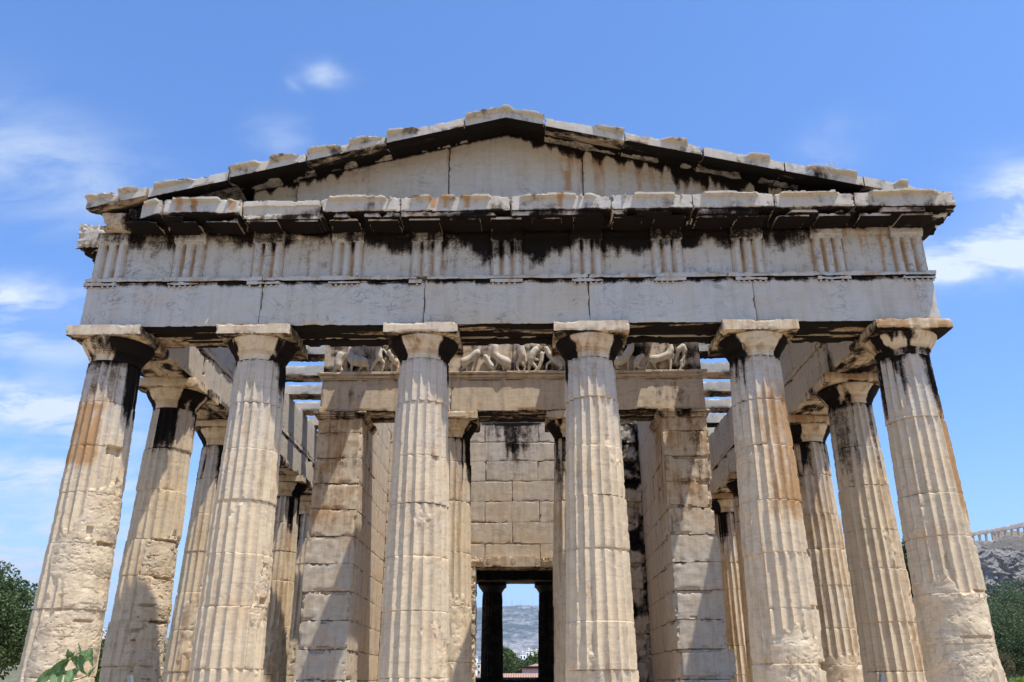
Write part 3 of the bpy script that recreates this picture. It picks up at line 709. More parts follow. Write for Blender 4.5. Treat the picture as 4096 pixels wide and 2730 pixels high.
# ------------------------------------------------------------------ cella
def wl_st(P, N):
    n = fbm(P*[1.3, 1.3, 2], 3, 171); n2 = fbm(P*[3, 3, 1.2], 3, 173)
    s = -.08 + .15*n2
    return rgb(s, .12 + .3*n, .35 + .4*n2, len(P))
def anta_st(P, N):
    n = fbm(P*[1.3, 1.3, 2], 3, 175); n2 = fbm(P*[3, 3, 3], 3, 177)
    up = sm(P[:, 2], 2.7, 3.6)
    return rgb(.22*up + .28*n2, .55*up + .45*n - .12, .85 - .6*up + .2*n2, len(P))
ZC = [0, .60] + [.60 + .5185*k for k in range(1, 10)]
ZC[-1] = 5.27; 
for s in (-1, 1):
    mb = MB()
    for i in range(len(ZC)-1):
        seed = 900 + i*4 + s
        o_ = (.05 if s > 0 else 0)*(i in (6, 7)); rs = random.Random(seed)
        jx = rs.uniform(-.012, .012)
        ch = .03 + (.03 if i < 4 else 0) + (.05 if s > 0 and i in (6, 7, 8) else 0)
        xa, xb = sorted((s*3.05 + jx, s*(3.975 - o_) + jx))
        if s > 0 and i == 1: xb += .10
        stone(mb, xa, xb, 4.0 + rs.uniform(-.006, .01), 5.2, ZC[i]+.003, ZC[i+1]-.003, .03, .008, ch, .03, seed, stain=anta_st)
    xa, xb = sorted((s*3.06, s*3.965)); stone(mb, xa, xb, 4.01, 5.2, 5.273, 5.56, .03, .004, .02, .02, 940+s, stain=anta_st)
    an = mb.build('anta', M_wall, temple, label='left end pillar of the cella wall crossed by a bright band of sun' if s < 0 else 'right end pillar of the cella wall with a chipped right edge')
    mb = MB()
    def cs_(P, N):
        n = fbm(P*3, 3, 179); return rgb(.45 + .5*n, .45, .2, len(P))
    for z0, z1, e in ((5.562, 5.60, .03), (5.602, 5.65, .055), (5.652, 5.712, .085)):
        xa, xb = sorted((s*(3.05-e), s*(3.965+e))); stone(mb, xa, xb, 4.0-e, 5.25, z0, z1, .025, .002, .02, .02, 950+s, stain=cs_)
    mb.build('anta_capital', M_wall, an)
    # long side wall of squared courses
    mb = MB()
    for i in range(13):
        z0 = .6 + .5185*i if i else .6
        if i == 0: zz0, zz1 = 0, .6
        else: zz0, zz1 = .6 + .5185*(i-1), .6 + .5185*i
        zz1 = min(zz1, 7.4)
        if zz0 >= 7.3: continue
        y = 5.2 + (0 if i % 2 else .62)
        if i % 2 == 0:
            xa, xb = sorted((s*3.06, s*3.96)); stone(mb, xa, xb, 5.203, y-.003, zz0+.003, zz1-.003, .06, .006, .03, .03, 960+i, stain=wl_st)
        k = 0
        while y < 25:
            L = 1.24; res = .06 if y < 9 else .3
            xa, xb = sorted((s*3.06, s*3.96))
            stone(mb, xa, xb, y+.003, min(y+L, 25)-.003, zz0+.003, zz1-.003, res, .004, .010, .012, 1000+i*20+k, stain=wl_st)
            y += L; k += 1
    mb.build('side_wall', M_wall, temple)
# cross wall with doorway
CZ = [0, .55, 1.05, 1.55, 2.05, 2.55, 3.05, 3.58, 4.08, 4.58, 5.07, 5.56, 6.03, 6.53]
def cw_st(P, N):
    ns = fbm(P*[9, 9, .55], 4, 181); n = fbm(P*[1.5, 1.5, 2], 3, 183)
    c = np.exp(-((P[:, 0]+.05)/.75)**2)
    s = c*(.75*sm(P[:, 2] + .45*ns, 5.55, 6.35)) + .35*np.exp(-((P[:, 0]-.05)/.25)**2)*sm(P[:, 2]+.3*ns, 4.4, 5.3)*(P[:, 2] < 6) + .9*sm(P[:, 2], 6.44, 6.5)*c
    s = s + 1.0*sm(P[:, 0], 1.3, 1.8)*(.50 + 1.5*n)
    return rgb(s - .03, .08 + .3*n, .45 + .5*n + .6*c*sm(P[:, 2], 4.8, 5.8), len(P))
mb = MB()
VJ = {6: [-.70, .60], 7: [-.05, ], 8: [-.70, .60], 9: [-.05], 10: [-.70, .57], 11: [-.05], 12: [-.73, .60]}
for i in range(13):
    z0, z1 = CZ[i]+.003, CZ[i+1]-.003
    if i < 6: js = [(-3.06, -2.2), (-2.2, -.93), (.93, 2.1), (2.1, 3.06)]
    else:
        v = VJ[i]; xs = [-3.06] + ([-2.0] if i % 2 == 0 else [-2.7, -1.4]) + v + ([1.9] if i % 2 == 0 else [1.25, 2.5]) + [3.06]
        js = list(zip(xs[:-1], xs[1:]))
    for j, (a, b) in enumerate(js):
        rubble = a > 1.2
        rs = random.Random(i*9+j)
        stone(mb, a+.0035, b-.0035, 7.6 + rs.uniform(-.004, .004) + (rs.uniform(0, .12) if rubble else 0), 8.3, z0, z1, .03, .004 + (.03 if rubble else 0), .015 + (.10 if rubble else 0), .015 + (.03 if rubble else 0), 1300+i*7+j, stain=cw_st)
mb.build('cross_wall', M_wall, temple)
dw = None
mb = MB()
def dl_st(P, N):
    n = fbm(P*[2, 2, 4], 3, 191); return rgb((.55 if N[2] < -.5 else -.05) + .3*n, .35 + .3*n, .2, len(P))
stone(mb, -.72, .60, 7.53, 8.25, 3.045, 3.275, .02, .002, .015, .02, 1400, stain=dl_st)
stone(mb, -1.35, -.725, 7.55, 8.25, 3.05, 3.27, .025, .012, .07, .06, 1401, stain=dl_st)
stone(mb, .605, 1.3, 7.55, 8.25, 3.05, 3.27, .025, .012, .07, .06, 1402, stain=dl_st)
lintel = mb.build('door_lintel', M_wall, temple)
for cx in (-.60, -.03, .53):
    mb = MB(); th = np.linspace(0, 2*math.pi, 25)[:-1]
    ring = np.stack([cx + .055*np.cos(th), np.full(24, 7.528), 3.175 + .055*np.sin(th)], 1)
    tube(mb, np.concatenate([ring, ring[:1]]), .007, 6)
    for k in range(4):
        an_ = k*math.pi/4
        if k % 2 == 0: tube(mb, [(cx-.045*math.cos(an_), 7.528, 3.175-.045*math.sin(an_)), (cx+.045*math.cos(an_), 7.528, 3.175+.045*math.sin(an_))], .008, 6)
        else:
            for q in (-1, 1): tube(mb, [(cx+q*.02*math.cos(an_), 7.528, 3.175+q*.02*math.sin(an_)), (cx+q*.036*math.cos(an_), 7.528, 3.175+q*.036*math.sin(an_))], .009, 6)
    mb.build('rosette', M_relief, lintel)
mb = MB(); mbr = MB()
for i, (z0, z1) in enumerate(((0, .75), (.75, 1.05), (1.05, 1.55), (1.55, 1.8), (1.8, 2.35), (2.35, 3.04))):
    stone(mb, -1.12, -.905, 7.50, 8.2, z0+.004, z1-.004, .025, .012, .07, .05, 1410+i, stain=wl_st)
    stone(mbr, .905, 1.12, 7.50, 8.2, z0+.004, z1-.004, .025, .006, .03, .03, 1420+i, stain=wl_st)
mb.build('door_jamb', M_wall, temple); mbr.build('door_jamb', M_wall, temple)

# porch entablature with carved frieze
def pe_st(P, N):
    n = fbm(P*[1.6, 1.6, 3], 4, 201); n2 = fbm(P*[7, 7, 7], 3, 203)
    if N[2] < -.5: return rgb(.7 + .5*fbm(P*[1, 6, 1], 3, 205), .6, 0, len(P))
    pt = np.exp(-((P[:, 0]-3.3)/.45)**2 - ((P[:, 2]-6.05)/.25)**2) + .8*np.exp(-((P[:, 0]+3.3)/.35)**2 - ((P[:, 2]-6.05)/.25)**2)
    return rgb(.30*pt + .28*n2*(pt > .3) + .05, .22 + .15*n, .25 + .6*pt, len(P))
mb = MB()
for i, (a, b) in enumerate(((-3.965, -1.245), (-1.245, 1.245), (1.245, 3.965))):
    stone(mb, a+.003, b-.003, 4.0, 4.44, 5.714, 6.40, .03, .004, .03, .02, 1500+i, stain=pe_st)
    stone(mb, a+.003, b-.003, 4.45, 4.85, 5.714, 6.40, .05, .004, .03, .02, 1510+i, stain=pe_st)
for z0, z1, e in ((6.402, 6.43, .02), (6.432, 6.50, .045), (6.502, 6.555, .085)):
    stone(mb, -3.965-e, 3.965+e, 4.0-e, 4.85, z0, z1, .025, .0015, .014, .015, int(1520+z0*10), stain=lambda P, N: rgb(.1*fbm(P*4, 3, 5), .35+.25*fbm(P*3, 3, 4), .25, len(P)))
porch = mb.build('porch_architrave', M_wall, temple)
mb = MB()
for i, (a, b) in enumerate(((-3.955, -2.6), (-2.6, -1.3), (-1.3, .02), (.02, 1.32), (1.32, 2.6), (2.6, 3.955))):
    stone(mb, a+.002, b-.002, 4.03, 4.8, 6.557, 7.40, .04, .004, .02, .02, 1530+i, stain=lambda P, N: rgb(.52+.5*fbm(P*[3, 3, 4], 3, 7), .35, .25, len(P)))
cf = mb.build('carved_frieze', M_wall, temple)
FIG = {
 'A': [[(-1.0,6.755,.07),(-.87,6.832,.062),(-.725,6.959,.065)],[(-1.0,6.73,.045),(-1.0,6.64,.03),(-1.084,6.57,.022)],[(-.98,6.72,.04),(-.93,6.64,.028),(-.938,6.56,.022)],[(-.72,6.93,.04),(-.777,6.78,.03),(-.829,6.57,.022)],[(-.725,6.959,.06),(-.69,7.06,.05),(-.68,7.2,.055)]],
 'B': [[(-.549,6.879,.045),(-.50,6.80,.04),(-.42,6.66,.052)],[(-.42,6.66,.045),(-.373,6.58,.036),(-.263,6.56,.02)],[(-.50,6.8,.03),(-.45,6.87,.026),(-.403,6.93,.022)]],
 'C': [[(-.34,7.1,.055),(-.348,6.93,.055),(-.265,6.84,.062),(-.11,6.74,.085)],[(-.11,6.72,.06),(-.13,6.64,.03),(-.081,6.57,.024)],[(-.3,6.86,.045),(-.30,6.72,.03),(-.38,6.57,.022)],[(-.1,6.7,.05),(-.18,6.64,.03),(-.16,6.57,.022)]],
 'D': [[(.19,7.12,.06),(.20,7.0,.06),(.215,6.9,.055)],[(.2,6.9,.05),(.20,6.78,.04),(.285,6.66,.032),(.256,6.56,.022)],[(.2,6.9,.045),(.13,6.74,.036),(.12,6.64,.028),(.155,6.56,.02)],[(.25,7.05,.035),(.285,6.9,.03),(.30,6.76,.03)]],
 'E': [[(.51,7.03,.055),(.44,6.92,.06),(.40,6.80,.055)],[(.4,6.8,.05),(.37,6.67,.04),(.356,6.56,.026)],[(.4,6.8,.045),(.47,6.69,.035),(.574,6.57,.022)],[(.46,6.93,.03),(.50,6.81,.026),(.63,6.79,.022)],[(.52,7.05,.04),(.56,7.12,.045)]],
 'F': [[(.634,6.94,.04),(.62,6.78,.034),(.575,6.64,.028),(.483,6.56,.018)],[(.73,7.06,.06),(.79,6.92,.062),(.89,6.8,.06),(1.014,6.7,.07)],[(1.01,6.7,.05),(1.03,6.62,.03),(.974,6.56,.022)],[(.74,7.0,.03),(.66,6.93,.026)],[(.85,6.8,.04),(.74,6.72,.026),(.72,6.58,.02)]],
 'G': [[(-3.60,6.95,.06),(-3.64,6.80,.06),(-3.63,6.70,.065)],[(-3.63,6.7,.055),(-3.55,6.60,.045),(-3.52,6.57,.03)],[(-3.66,6.72,.055),(-3.70,6.58,.04)],[(-3.57,6.9,.03),(-3.51,6.98,.025)]],
 'H': [[(-3.396,7.08,.05),(-3.39,6.9,.065),(-3.30,6.81,.085),(-3.1,6.77,.085)],[(-3.1,6.75,.065),(-3.01,6.70,.04),(-3.0,6.57,.026)],[(-3.34,6.8,.04),(-3.35,6.68,.03),(-3.35,6.57,.024)],[(-3.12,6.72,.05),(-3.15,6.65,.03),(-3.19,6.57,.024)]],
 'I': [[(-2.80,7.08,.055),(-2.79,6.92,.055),(-2.77,6.86,.05)],[(-2.76,6.86,.045),(-2.67,6.76,.036),(-2.69,6.66,.028),(-2.712,6.58,.02)],[(-2.8,6.86,.045),(-2.88,6.75,.036),(-2.95,6.6,.022)],[(-2.76,7.02,.03),(-2.70,7.06,.024),(-2.6,6.94,.03)]],
 'J': [[(-2.56,7.0,.05),(-2.49,6.87,.058),(-2.42,6.77,.05)],[(-2.41,6.76,.045),(-2.38,6.66,.032),(-2.406,6.57,.022)],[(-2.47,6.82,.04),(-2.52,6.7,.03),(-2.5,6.58,.022)]],
 'K': [[(2.25,6.76,.085),(2.37,6.83,.07),(2.48,7.0,.062),(2.52,7.12,.05)],[(2.2,6.73,.05),(2.20,6.64,.032),(2.296,6.57,.024)],[(2.42,6.85,.04),(2.43,6.72,.028),(2.415,6.57,.022)]],
 'L': [[(2.73,6.87,.042),(2.64,6.81,.05),(2.60,6.72,.055)],[(2.60,6.7,.05),(2.655,6.60,.036),(2.78,6.62,.028),(2.83,6.57,.02)],[(2.62,6.8,.03),(2.56,6.72,.025),(2.56,6.6,.025)]],
 'M': [[(2.94,6.79,.07),(3.10,6.82,.055),(3.27,6.88,.062),(3.33,7.0,.055),(3.32,7.12,.05)],[(2.96,6.76,.05),(2.97,6.66,.032),(3.02,6.57,.022)],[(3.3,6.86,.045),(3.31,6.72,.034),(3.298,6.57,.024)],[(2.9,6.80,.018),(2.865,6.78,.014),(2.85,6.69,.018),(2.87,6.6,.016)],[(3.33,6.98,.03),(3.39,6.9,.024),(3.37,6.82,.022)]],
 'N': [[(3.50,7.0,.05),(3.59,7.07,.05),(3.63,6.98,.04)],[(3.5,6.98,.045),(3.45,6.85,.04),(3.42,6.75,.03)],[(3.54,6.75,.04),(3.54,6.64,.034),(3.5,6.57,.026)],[(3.6,7.0,.035),(3.6,6.85,.03),(3.55,6.74,.03)]],
}
deps = bpy.context.evaluated_depsgraph_get
for nm, chains in FIG.items():
    mbd = bpy.data.metaballs.new('relief_' + nm); mbd.resolution = .014; mbd.render_resolution = .014; mbd.threshold = .3
    mo = bpy.data.objects.new('relief_' + nm, mbd); sc.collection.objects.link(mo)
    for ci, ch in enumerate(chains):
        for (x0, z0, r0), (x1, z1, r1) in zip(ch[:-1], ch[1:]):
            L = math.hypot(x1-x0, z1-z0); n = max(2, int(L/.018))
            for q in range(n+1):
                u = q/n; e = mbd.elements.new(); r = (r0 + (r1-r0)*u)
                e.co = (x0 + (x1-x0)*u, 3.985 - r*.35 + .014*((ci*5) % 3 - 1), z0 + (z1-z0)*u); e.radius = r*(1.62 if ci == 0 else 1.22); e.stiffness = 2.2
    bpy.context.view_layer.update()
    me = bpy.data.meshes.new_from_object(mo.evaluated_get(deps()))
    bpy.data.objects.remove(mo); bpy.data.metaballs.remove(mbd)
    me.name = 'relief_figure'; me.materials.clear(); me.materials.append(M_relief)
    me.polygons.foreach_set('use_smooth', np.ones(len(me.polygons), bool))
    o = bpy.data.objects.new('relief_figure', me); link(o, cf); o.location = (0, 0, 0); o.location = Vector((0, 0, 0)) - root_loc[cf.name]
# vault and gloomy inside, eastern porch
mb = MB()
ny, na = 30, 30
Y, Aa = np.meshgrid(np.linspace(8.3, 25.0, ny), np.linspace(0, math.pi, na), indexing='ij')
V = np.stack([-3.5*np.cos(Aa).ravel(), Y.ravel(), 6.3 + 2.2*np.sin(Aa).ravel()], 1)
mb.grid(V, na, ny); mb.grid(V*[1.06, 1, 1.04], na, ny)
for yy in (8.31, 24.99):
    V2 = np.concatenate([np.stack([-3.6*np.cos(np.linspace(0, math.pi, na)), np.full(na, yy), np.full(na, 6.3)], 1), np.stack([-3.6*np.cos(np.linspace(0, math.pi, na)), np.full(na, yy), 6.3 + 2.28*np.sin(np.linspace(0, math.pi, na))], 1)])
    mb.grid(V2, na, 2)
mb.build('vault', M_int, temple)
mb = MB()
stone(mb, -3.05, -1.73-.9, 24.2, 25.1, 0, 6.4, .2, .01, .05, .05, 1601)
stone(mb, 2.63, 3.05, 24.2, 25.1, 0, 6.4, .2, .01, .05, .05, 1602)
stone(mb, -3.05, 3.05, 24.6, 26.2, 4.62, 6.5, .2, .01, .05, .05, 1603)
rs = np.random.RandomState(4)
def wsill(Q, P):
    Q = Q.copy(); t = P[:, 2]/.705; Q[:, 2] += t*.03*fbm(np.stack([P[:, 0]*6, P[:, 0]*0, P[:, 0]*0], 1), 3, 77) - t*.05*np.exp(-((P[:, 0]+.22)/.12)**2) + t*.07*sm(P[:, 0], .55, .6); return Q
stone(mb, -3.05, 3.05, 25.2, 25.5, 0, .705, .04, .002, .03, .02, 1604, warp=wsill)
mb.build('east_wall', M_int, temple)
for s, c in ((-1, -1.235), (1, 1.215)):
    mb = MB()
    shaft(mb, 0, 4.2, .505, .42, [.9, 1.8, 2.7, 3.5], 1700+s, 5, .08)
    lathe(mb, [(.42*1.02, 4.19), (.43, 4.24), (.50, 4.34), (.56, 4.42), (.585, 4.46)], 40, 0, 0)
    stone(mb, -.605, .605, -.6, .6, 4.46, 4.63, .1, .004, .02, .02, 1710+s)
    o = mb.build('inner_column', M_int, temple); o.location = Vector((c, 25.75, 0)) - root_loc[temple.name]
# stylobate, steps, floor
def fs(P, N): return rgb(.1*fbm(P, 3, 3), .1, .5, len(P))
for k in range(3):
    mb = MB(); e = .62 + .36*k
    stone(mb, -6.24-e, 6.24+e, -e, 30.75+e, -.36*(k+1)-.01, -.36*k - (.002 if k else 0), .35, .004, .03, .03, 1800+k, stain=fs)
    mb.build('step', M_col, temple)
# ================================================================== SURROUNDINGS
M_gr = simple('pale_dry_ground', (.34, .26, .165), (.42, .33, .22), 1.5)
n = 120
xx = np.sign(np.linspace(-1, 1, n))*np.abs(np.linspace(-1, 1, n))**4*12000
X, Y = np.meshgrid(xx, xx + 0); X = X.ravel(); Y = Y.ravel()
rr = np.hypot(X, Y-15)
Z = np.full(len(X), -1.10) + np.where(rr > 40, .5*fbm(np.stack([X/60, Y/60, X*0], 1), 3, 5)*sm(rr, 40, 200), 0) - .1*sm(rr, 100, 400)
mb = MB(); mb.grid(np.stack([X, Y, Z], 1), n, n); tag(mb.build('ground', M_gr), kind='structure')
# --- mountain range
M_mt, t = mat('scrubby_limestone_mountain')
P = t.n('ShaderNodeNewGeometry').outputs['Position']
a = t.noise(t.vscale(P, 1, .35, 1.8), .016, 9, .7, .2); b = t.noise(P, .0022, 3, .5)
f = t.m('ADD', t.m('MULTIPLY', a, .7), t.m('MULTIPLY', b, .4))
cc = t.mix(t.ramp(f, .50, .66), (.045, .06, .03), (.40, .35, .30))
finish(M_mt, t, cc, .9, a, .6, 25)
nx, ny = 360, 90
X, Tt = np.meshgrid(np.linspace(-4200, 6500, nx), np.linspace(0, 1, ny))
X = X.ravel(); Tt = Tt.ravel()
crest = 588 + .02*(X-0)*(X < 0) - .00001*X*X*.25 + 9*fbm(np.stack([X/300, X*0, X*0], 1), 4, 7)
crest = np.where(X < -900, crest - 250*sm(-X, 900, 2500), crest); crest = np.where(X > 2200, crest - 300*sm(X, 2200, 5200), crest)
Yy = 4300 + Tt*4200
PP = np.stack([X/700, Yy/700, X*0], 1)
ridge = 1 - np.abs(fbm(PP, 5, 9))
prof = np.where(Tt < .64, (Tt/.64)**1.25, 1 - ((Tt-.64)/.36)**1.5*.9)
Z = crest*prof + (ridge-.75)*130*prof*(1-np.clip(prof, 0, 1)**6) + 12*fbm(np.stack([X/120, Yy/120, X*0], 1), 4, 3)*prof*(1-prof**4)*2 - 8
mb = MB(); mb.grid(np.stack([X, Yy, Z], 1), nx, ny); tag(mb.build('mountain', M_mt), kind='structure')
M_met = simple('pale_painted_metal', (.42, .43, .45), (.5, .51, .53), 3, .5)
for x, z in ((-169, 612), (-128, 628), (-118, 628), (-68, 606), (-50, 644), (45, 617)):
    mb = MB(); x = x*6988/7012
    tube(mb, [(x, 6988, 575), (x, 6988, 575+(z-575)*.6), (x, 6988, z)], [1.7, 1.1, .5], 6)
    for k in range(3): tube(mb, [(x-2.2, 6988, 590+8*k), (x+2.2, 6988, 590+8*k)], .4, 4)
    tag(mb.build('radio_mast', M_met, None, (0, 0, 0)), {-169: 'leftmost thin mast on the mountain ridge', -128: 'left one of a close pair of masts on the ridge', -118: 'right one of a close pair of masts on the ridge',
        -68: 'short mast just left of the tallest ridge mast', -50: 'tallest thin mast on the mountain ridge', 45: 'rightmost mast on the mountain ridge'}[int(round(x*7012/6988))], 'mast', 'masts on the mountain ridge')
# --- vegetation
M_bark = simple('grey_brown_bark', (.10, .075, .05), (.17, .13, .09), 12)
M_dark = leafmat('dark_green_leaves', (.028, .058, .018), (.13, .18, .06))
M_mid = leafmat('mid_green_leaves', (.035, .07, .015), (.13, .18, .04))
M_olive = leafmat('olive_brown_leaves', (.05, .055, .02), (.16, .13, .05))
M_bright = leafmat('yellow_green_leaves', (.12, .18, .02), (.32, .38, .06), .35)
M_cyp = leafmat('cypress_leaves', (.010, .026, .010), (.035, .06, .02), .1)
def leaves(mb, C, S, size, rs, elong=1.8):
    n = len(C)
    d1 = rs.normal(size=(n, 3)); d1 /= np.linalg.norm(d1, axis=1, keepdims=True)
    d2 = np.cross(d1, rs.normal(size=(n, 3))); d2 /= np.linalg.norm(d2, axis=1, keepdims=True)
    s = size*rs.uniform(.6, 1.3, (n, 1))
    a = C - d1*s*elong*.5; b = C + d2*s*.5 ; c = C + d1*s*elong*.5; d = C - d2*s*.5
    V = np.stack([a, b, c, d], 1).reshape(-1, 3)
    F = np.arange(4*n).reshape(n, 4); mb.add(V, F)
def crown_pts(cx, cy, cz, rx, ry, rz, n, rs, lobes=12):
    L = rs.normal(size=(lobes, 3)); L /= np.linalg.norm(L, axis=1, keepdims=True); L[:, 2] = np.abs(L[:, 2])*.9 - .25
    L = L*rs.uniform(.45, .72, (lobes, 1)); rad = rs.uniform(.28, .5, lobes)
    k = rs.randint(0, lobes, n)
    p = rs.normal(size=(n, 3)); p /= np.linalg.norm(p, axis=1, keepdims=True)
    p = L[k] + p*rad[k][:, None]*rs.uniform(.55, 1.0, (n, 1))**.5
    keep = fbm(p*3.2, 3, int(rs.randint(99))) > -.33
    return (p*[rx, ry, rz] + [cx, cy, cz])[keep]
def tree(name, x, y, z0, h, r, mtl, size, n, seed, label, cat='tree', group=None, lobes=16, trunk=.3):
    rs = np.random.RandomState(seed)
    o = empty(name, (x, y, z0), label, cat, group)
    mb = MB(); zc = z0 + h*(1-.5*(1-trunk)); ct = z0 + h*trunk
    tube(mb, [(x, y, z0-.2), (x+.03*h, y, z0+h*trunk*.6), (x-.01*h, y, ct), (x+.02*h, y, z0+h*.8)], [h*.035, h*.026, h*.02, h*.006], 8)
    for k in range(9):
        a = rs.uniform(0, 6.28); q = rs.uniform(.5, .8)
        b0 = np.array([x, y, ct + h*rs.uniform(-.05, .2)]); b1 = np.array([x+math.cos(a)*r*q, y+math.sin(a)*r*q, zc + h*rs.uniform(-.1, .28)])
        tube(mb, [b0, (b0+b1)/2 + [0, 0, h*.04], b1], [h*.014, h*.009, h*.003], 5)
    mb.build('trunk', M_bark, o)
    mb = MB(); leaves(mb, crown_pts(x, y, zc, r, r, h*(1-trunk)*.62, n, rs, lobes), None, size, rs)
    mb.build('crown', mtl, o, smooth=False)
    return o
tree('broadleaf_tree', -18.6, 14.5, -1.1, 5.5, 4.2, M_dark, .065, 120000, 1, 'large dark green tree at the left edge beside the leftmost column', lobes=30, trunk=.15)
tree('broadleaf_tree', -16.0, 21.5, -1.1, 3.3, 1.9, M_mid, .07, 12000, 2, 'low green tree between the leftmost column and the one behind it', lobes=14, trunk=.1)
tree('bare_shrub', -14.6, 25.5, -1.1, 3.9, 1.3, M_olive, .04, 2600, 3, 'sparse twiggy shrub seen left of the third flank column', 'shrub', trunk=.2)
tree('broadleaf_tree', -21.5, 30.5, -1.1, 4.4, 2.4, M_dark, .1, 9000, 4, 'dark tree behind the low green tree at left', lobes=14, trunk=.1)
# cypress at right
rs = np.random.RandomState(9); o = empty('cypress_tree', (33.4, 60, -1.1), 'tall dark cypress seen in the narrow gap left of the rightmost column', 'tree')
mb = MB(); tube(mb, [(33.4, 60, -1.2), (33.4, 60, 6), (33.4, 60, 12.5)], [.22, .14, .03], 8); mb.build('trunk', M_bark, o)
m_ = 30000; u = rs.uniform(0, 1, m_); a = rs.uniform(0, 6.28, m_); ra = 2.3*np.sqrt(rs.uniform(.3, 1, m_))*np.sin(np.pi*np.clip(.12+.86*u, 0, 1))**.7*(1+.3*np.sin(a*5+u*19))
mb = MB(); leaves(mb, np.stack([33.4+ra*np.cos(a), 60+ra*np.sin(a), -.8+u*14.2], 1), None, .16, rs); mb.build('crown', M_cyp, o, smooth=False)
# hillside wood at right below the citadel
HT = [(50, 84, 8.5, 5.0, M_dark), (56, 88, 9.5, 5.5, M_olive), (46, 80, 4.8, 3.5, M_olive), (53, 84, 6.2, 3.8, M_mid), (60, 95, 11.5, 6, M_dark), (64, 102, 12.5, 6, M_dark), (49.5, 90, 10.6, 3.2, M_dark)]
HL = ['dark round tree right of the rightmost column', 'olive brown tree at the right edge below the cliff', 'low brownish tree near the foot of the rightmost column', 'mid green tree at the right edge halfway up the wood',
      'tall dark tree standing high in the wood at right', 'farthest dark tree of the wood below the rock', 'narrow dark tree touching the rightmost column in view']
for i, (x, y, h, r, mm) in enumerate(HT):
    tree('hillside_tree', x, y, -1.1, h+1.1, r, mm, .12, 30000, 20+i, HL[i], group='trees below the rocky cliff', lobes=22, trunk=.12)
rs = np.random.RandomState(31)
for i, (x, y, h, r) in enumerate(((24.9, 33, 1.6, 2.2), (28.4, 38, 1.7, 2.4))):
    o = empty('bush', (x, y, -1.1), ('bright yellow green bush at the bottom right corner', 'yellow green bush just behind the corner bush')[i], 'bush')
    mb = MB()
    for k in range(12): a = k*.55; tube(mb, [(x, y, -1.15), (x+.5*r*math.cos(a), y+.5*r*math.sin(a), -.3), (x+.7*r*math.cos(a), y+.7*r*math.sin(a), .3)], [.03, .02, .006], 5)
    mb.build('stem', M_bark, o)
    mb = MB(); leaves(mb, crown_pts(x, y, -.2, r, r, 1.35, 14000, rs, 14), None, .07, rs); mb.build('crown', M_bright, o, smooth=False)
# trees and houses seen through the doorway
tree('courtyard_tree', -4.4, 150, -1.1, 8.3, 3.3, M_mid, .22, 14000, 41, 'left bushy tree framed by the doorway above the tiled roof', group='trees seen through the doorway', lobes=16, trunk=.12)
tree('courtyard_tree', -1.2, 156, -1.1, 7.0, 2.6, M_dark, .22, 12000, 42, 'middle darker tree framed by the doorway behind the pink house', group='trees seen through the doorway', lobes=14, trunk=.12)
tree('courtyard_tree', 2.2, 158, -1.1, 8.0, 2.4, M_mid, .22, 12000, 43, 'right tree framed by the doorway behind the pink house', group='trees seen through the doorway', lobes=14, trunk=.12)
M_pink = simple('pink_render', (.62, .40, .33), (.68, .46, .38), 2); M_white = simple('white_render', (.66, .64, .60), (.75, .73, .70), 2)
M_cream = simple('cream_render', (.62, .55, .42), (.70, .62, .48), 2); M_pane = simple('dark_window_glass', (.03, .035, .045), (.05, .055, .07), 2, .2, .001, 2, .5)
M_tile, t = mat('terracotta_tiles'); P = t.n('ShaderNodeNewGeometry').outputs['Position']
wv = t.n('ShaderNodeTexWave', ins={'Vector': P, 'Scale': 1.1, 'Distortion': .3}).outputs[1]
finish(M_tile, t, t.mix(t.m('MULTIPLY', t.ramp(t.noise(P, 1.5), .3, .7), .6), t.mix(wv, (.36, .17, .10), (.52, .30, .20)), (.50, .33, .24)), .85, wv, .8, .08)
def bx(mb, x0, x1, y0, y1, z0, z1):
    V = [(x, y, z) for z in (z0, z1) for y in (y0, y1) for x in (x0, x1)]
    mb.add(V, [(0, 2, 3, 1), (4, 5, 7, 6), (0, 1, 5, 4), (2, 6, 7, 3), (0, 4, 6, 2), (1, 3, 7, 5)])
def house(name, x0, x1, y0, dep, h, mw, label, roof='flat', floors=2, cols=3, mr=None, group=None, z0=-1.3, cat='building'):
    o = empty(name, ((x0+x1)/2, y0+dep/2, z0), label, cat, group); w_ = x1-x0
    mb = MB(); bx(mb, x0, x1, y0, y0+dep, z0, h); mb.build('wall', mw, o, smooth=False)
    mb = MB(); e = .03*w_ + .1
    if roof == 'flat': bx(mb, x0-e*.5, x1+e*.5, y0-e*.5, y0+dep+e*.5, h+.003, h+.035*(h-z0)); bx(mb, x0+w_*.3, x0+w_*.55, y0+dep*.4, y0+dep*.7, h+.036*(h-z0), h+.10*(h-z0))
    else:
        rh = roof; V = [(x0-e, y0-e, h+.003), (x1+e, y0-e, h+.003), (x1+e, y0+dep+e, h+.003), (x0-e, y0+dep+e, h+.003), (x0+w_*.35, y0+dep/2, h+rh), (x1-w_*.35, y0+dep/2, h+rh)]
        mb.add(V, [(0, 1, 5, 4), (2, 3, 4, 5), (0, 3, 2, 1)]); mb.add(V, [(1, 2, 5), (3, 0, 4)])
    mb.build('roof', mr or mw, o, smooth=False)
    fh = (h-z0)/floors
    for f in range(floors):
        for c in range(cols):
            mb = MB(); cx = x0 + w_*(c+.5)/cols; ww = w_/cols*.24; zb = z0 + fh*f + fh*.3
            bx(mb, cx-ww, cx+ww, y0-.06, y0+.02, zb, zb+fh*.45); mb.build('window', M_pane, o, smooth=False)
    return o
house('tiled_house', -9, 9, 88, 16, .75, M_cream, 'low building whose long terracotta roof fills the bottom of the doorway', .95, 1, 5, M_tile)
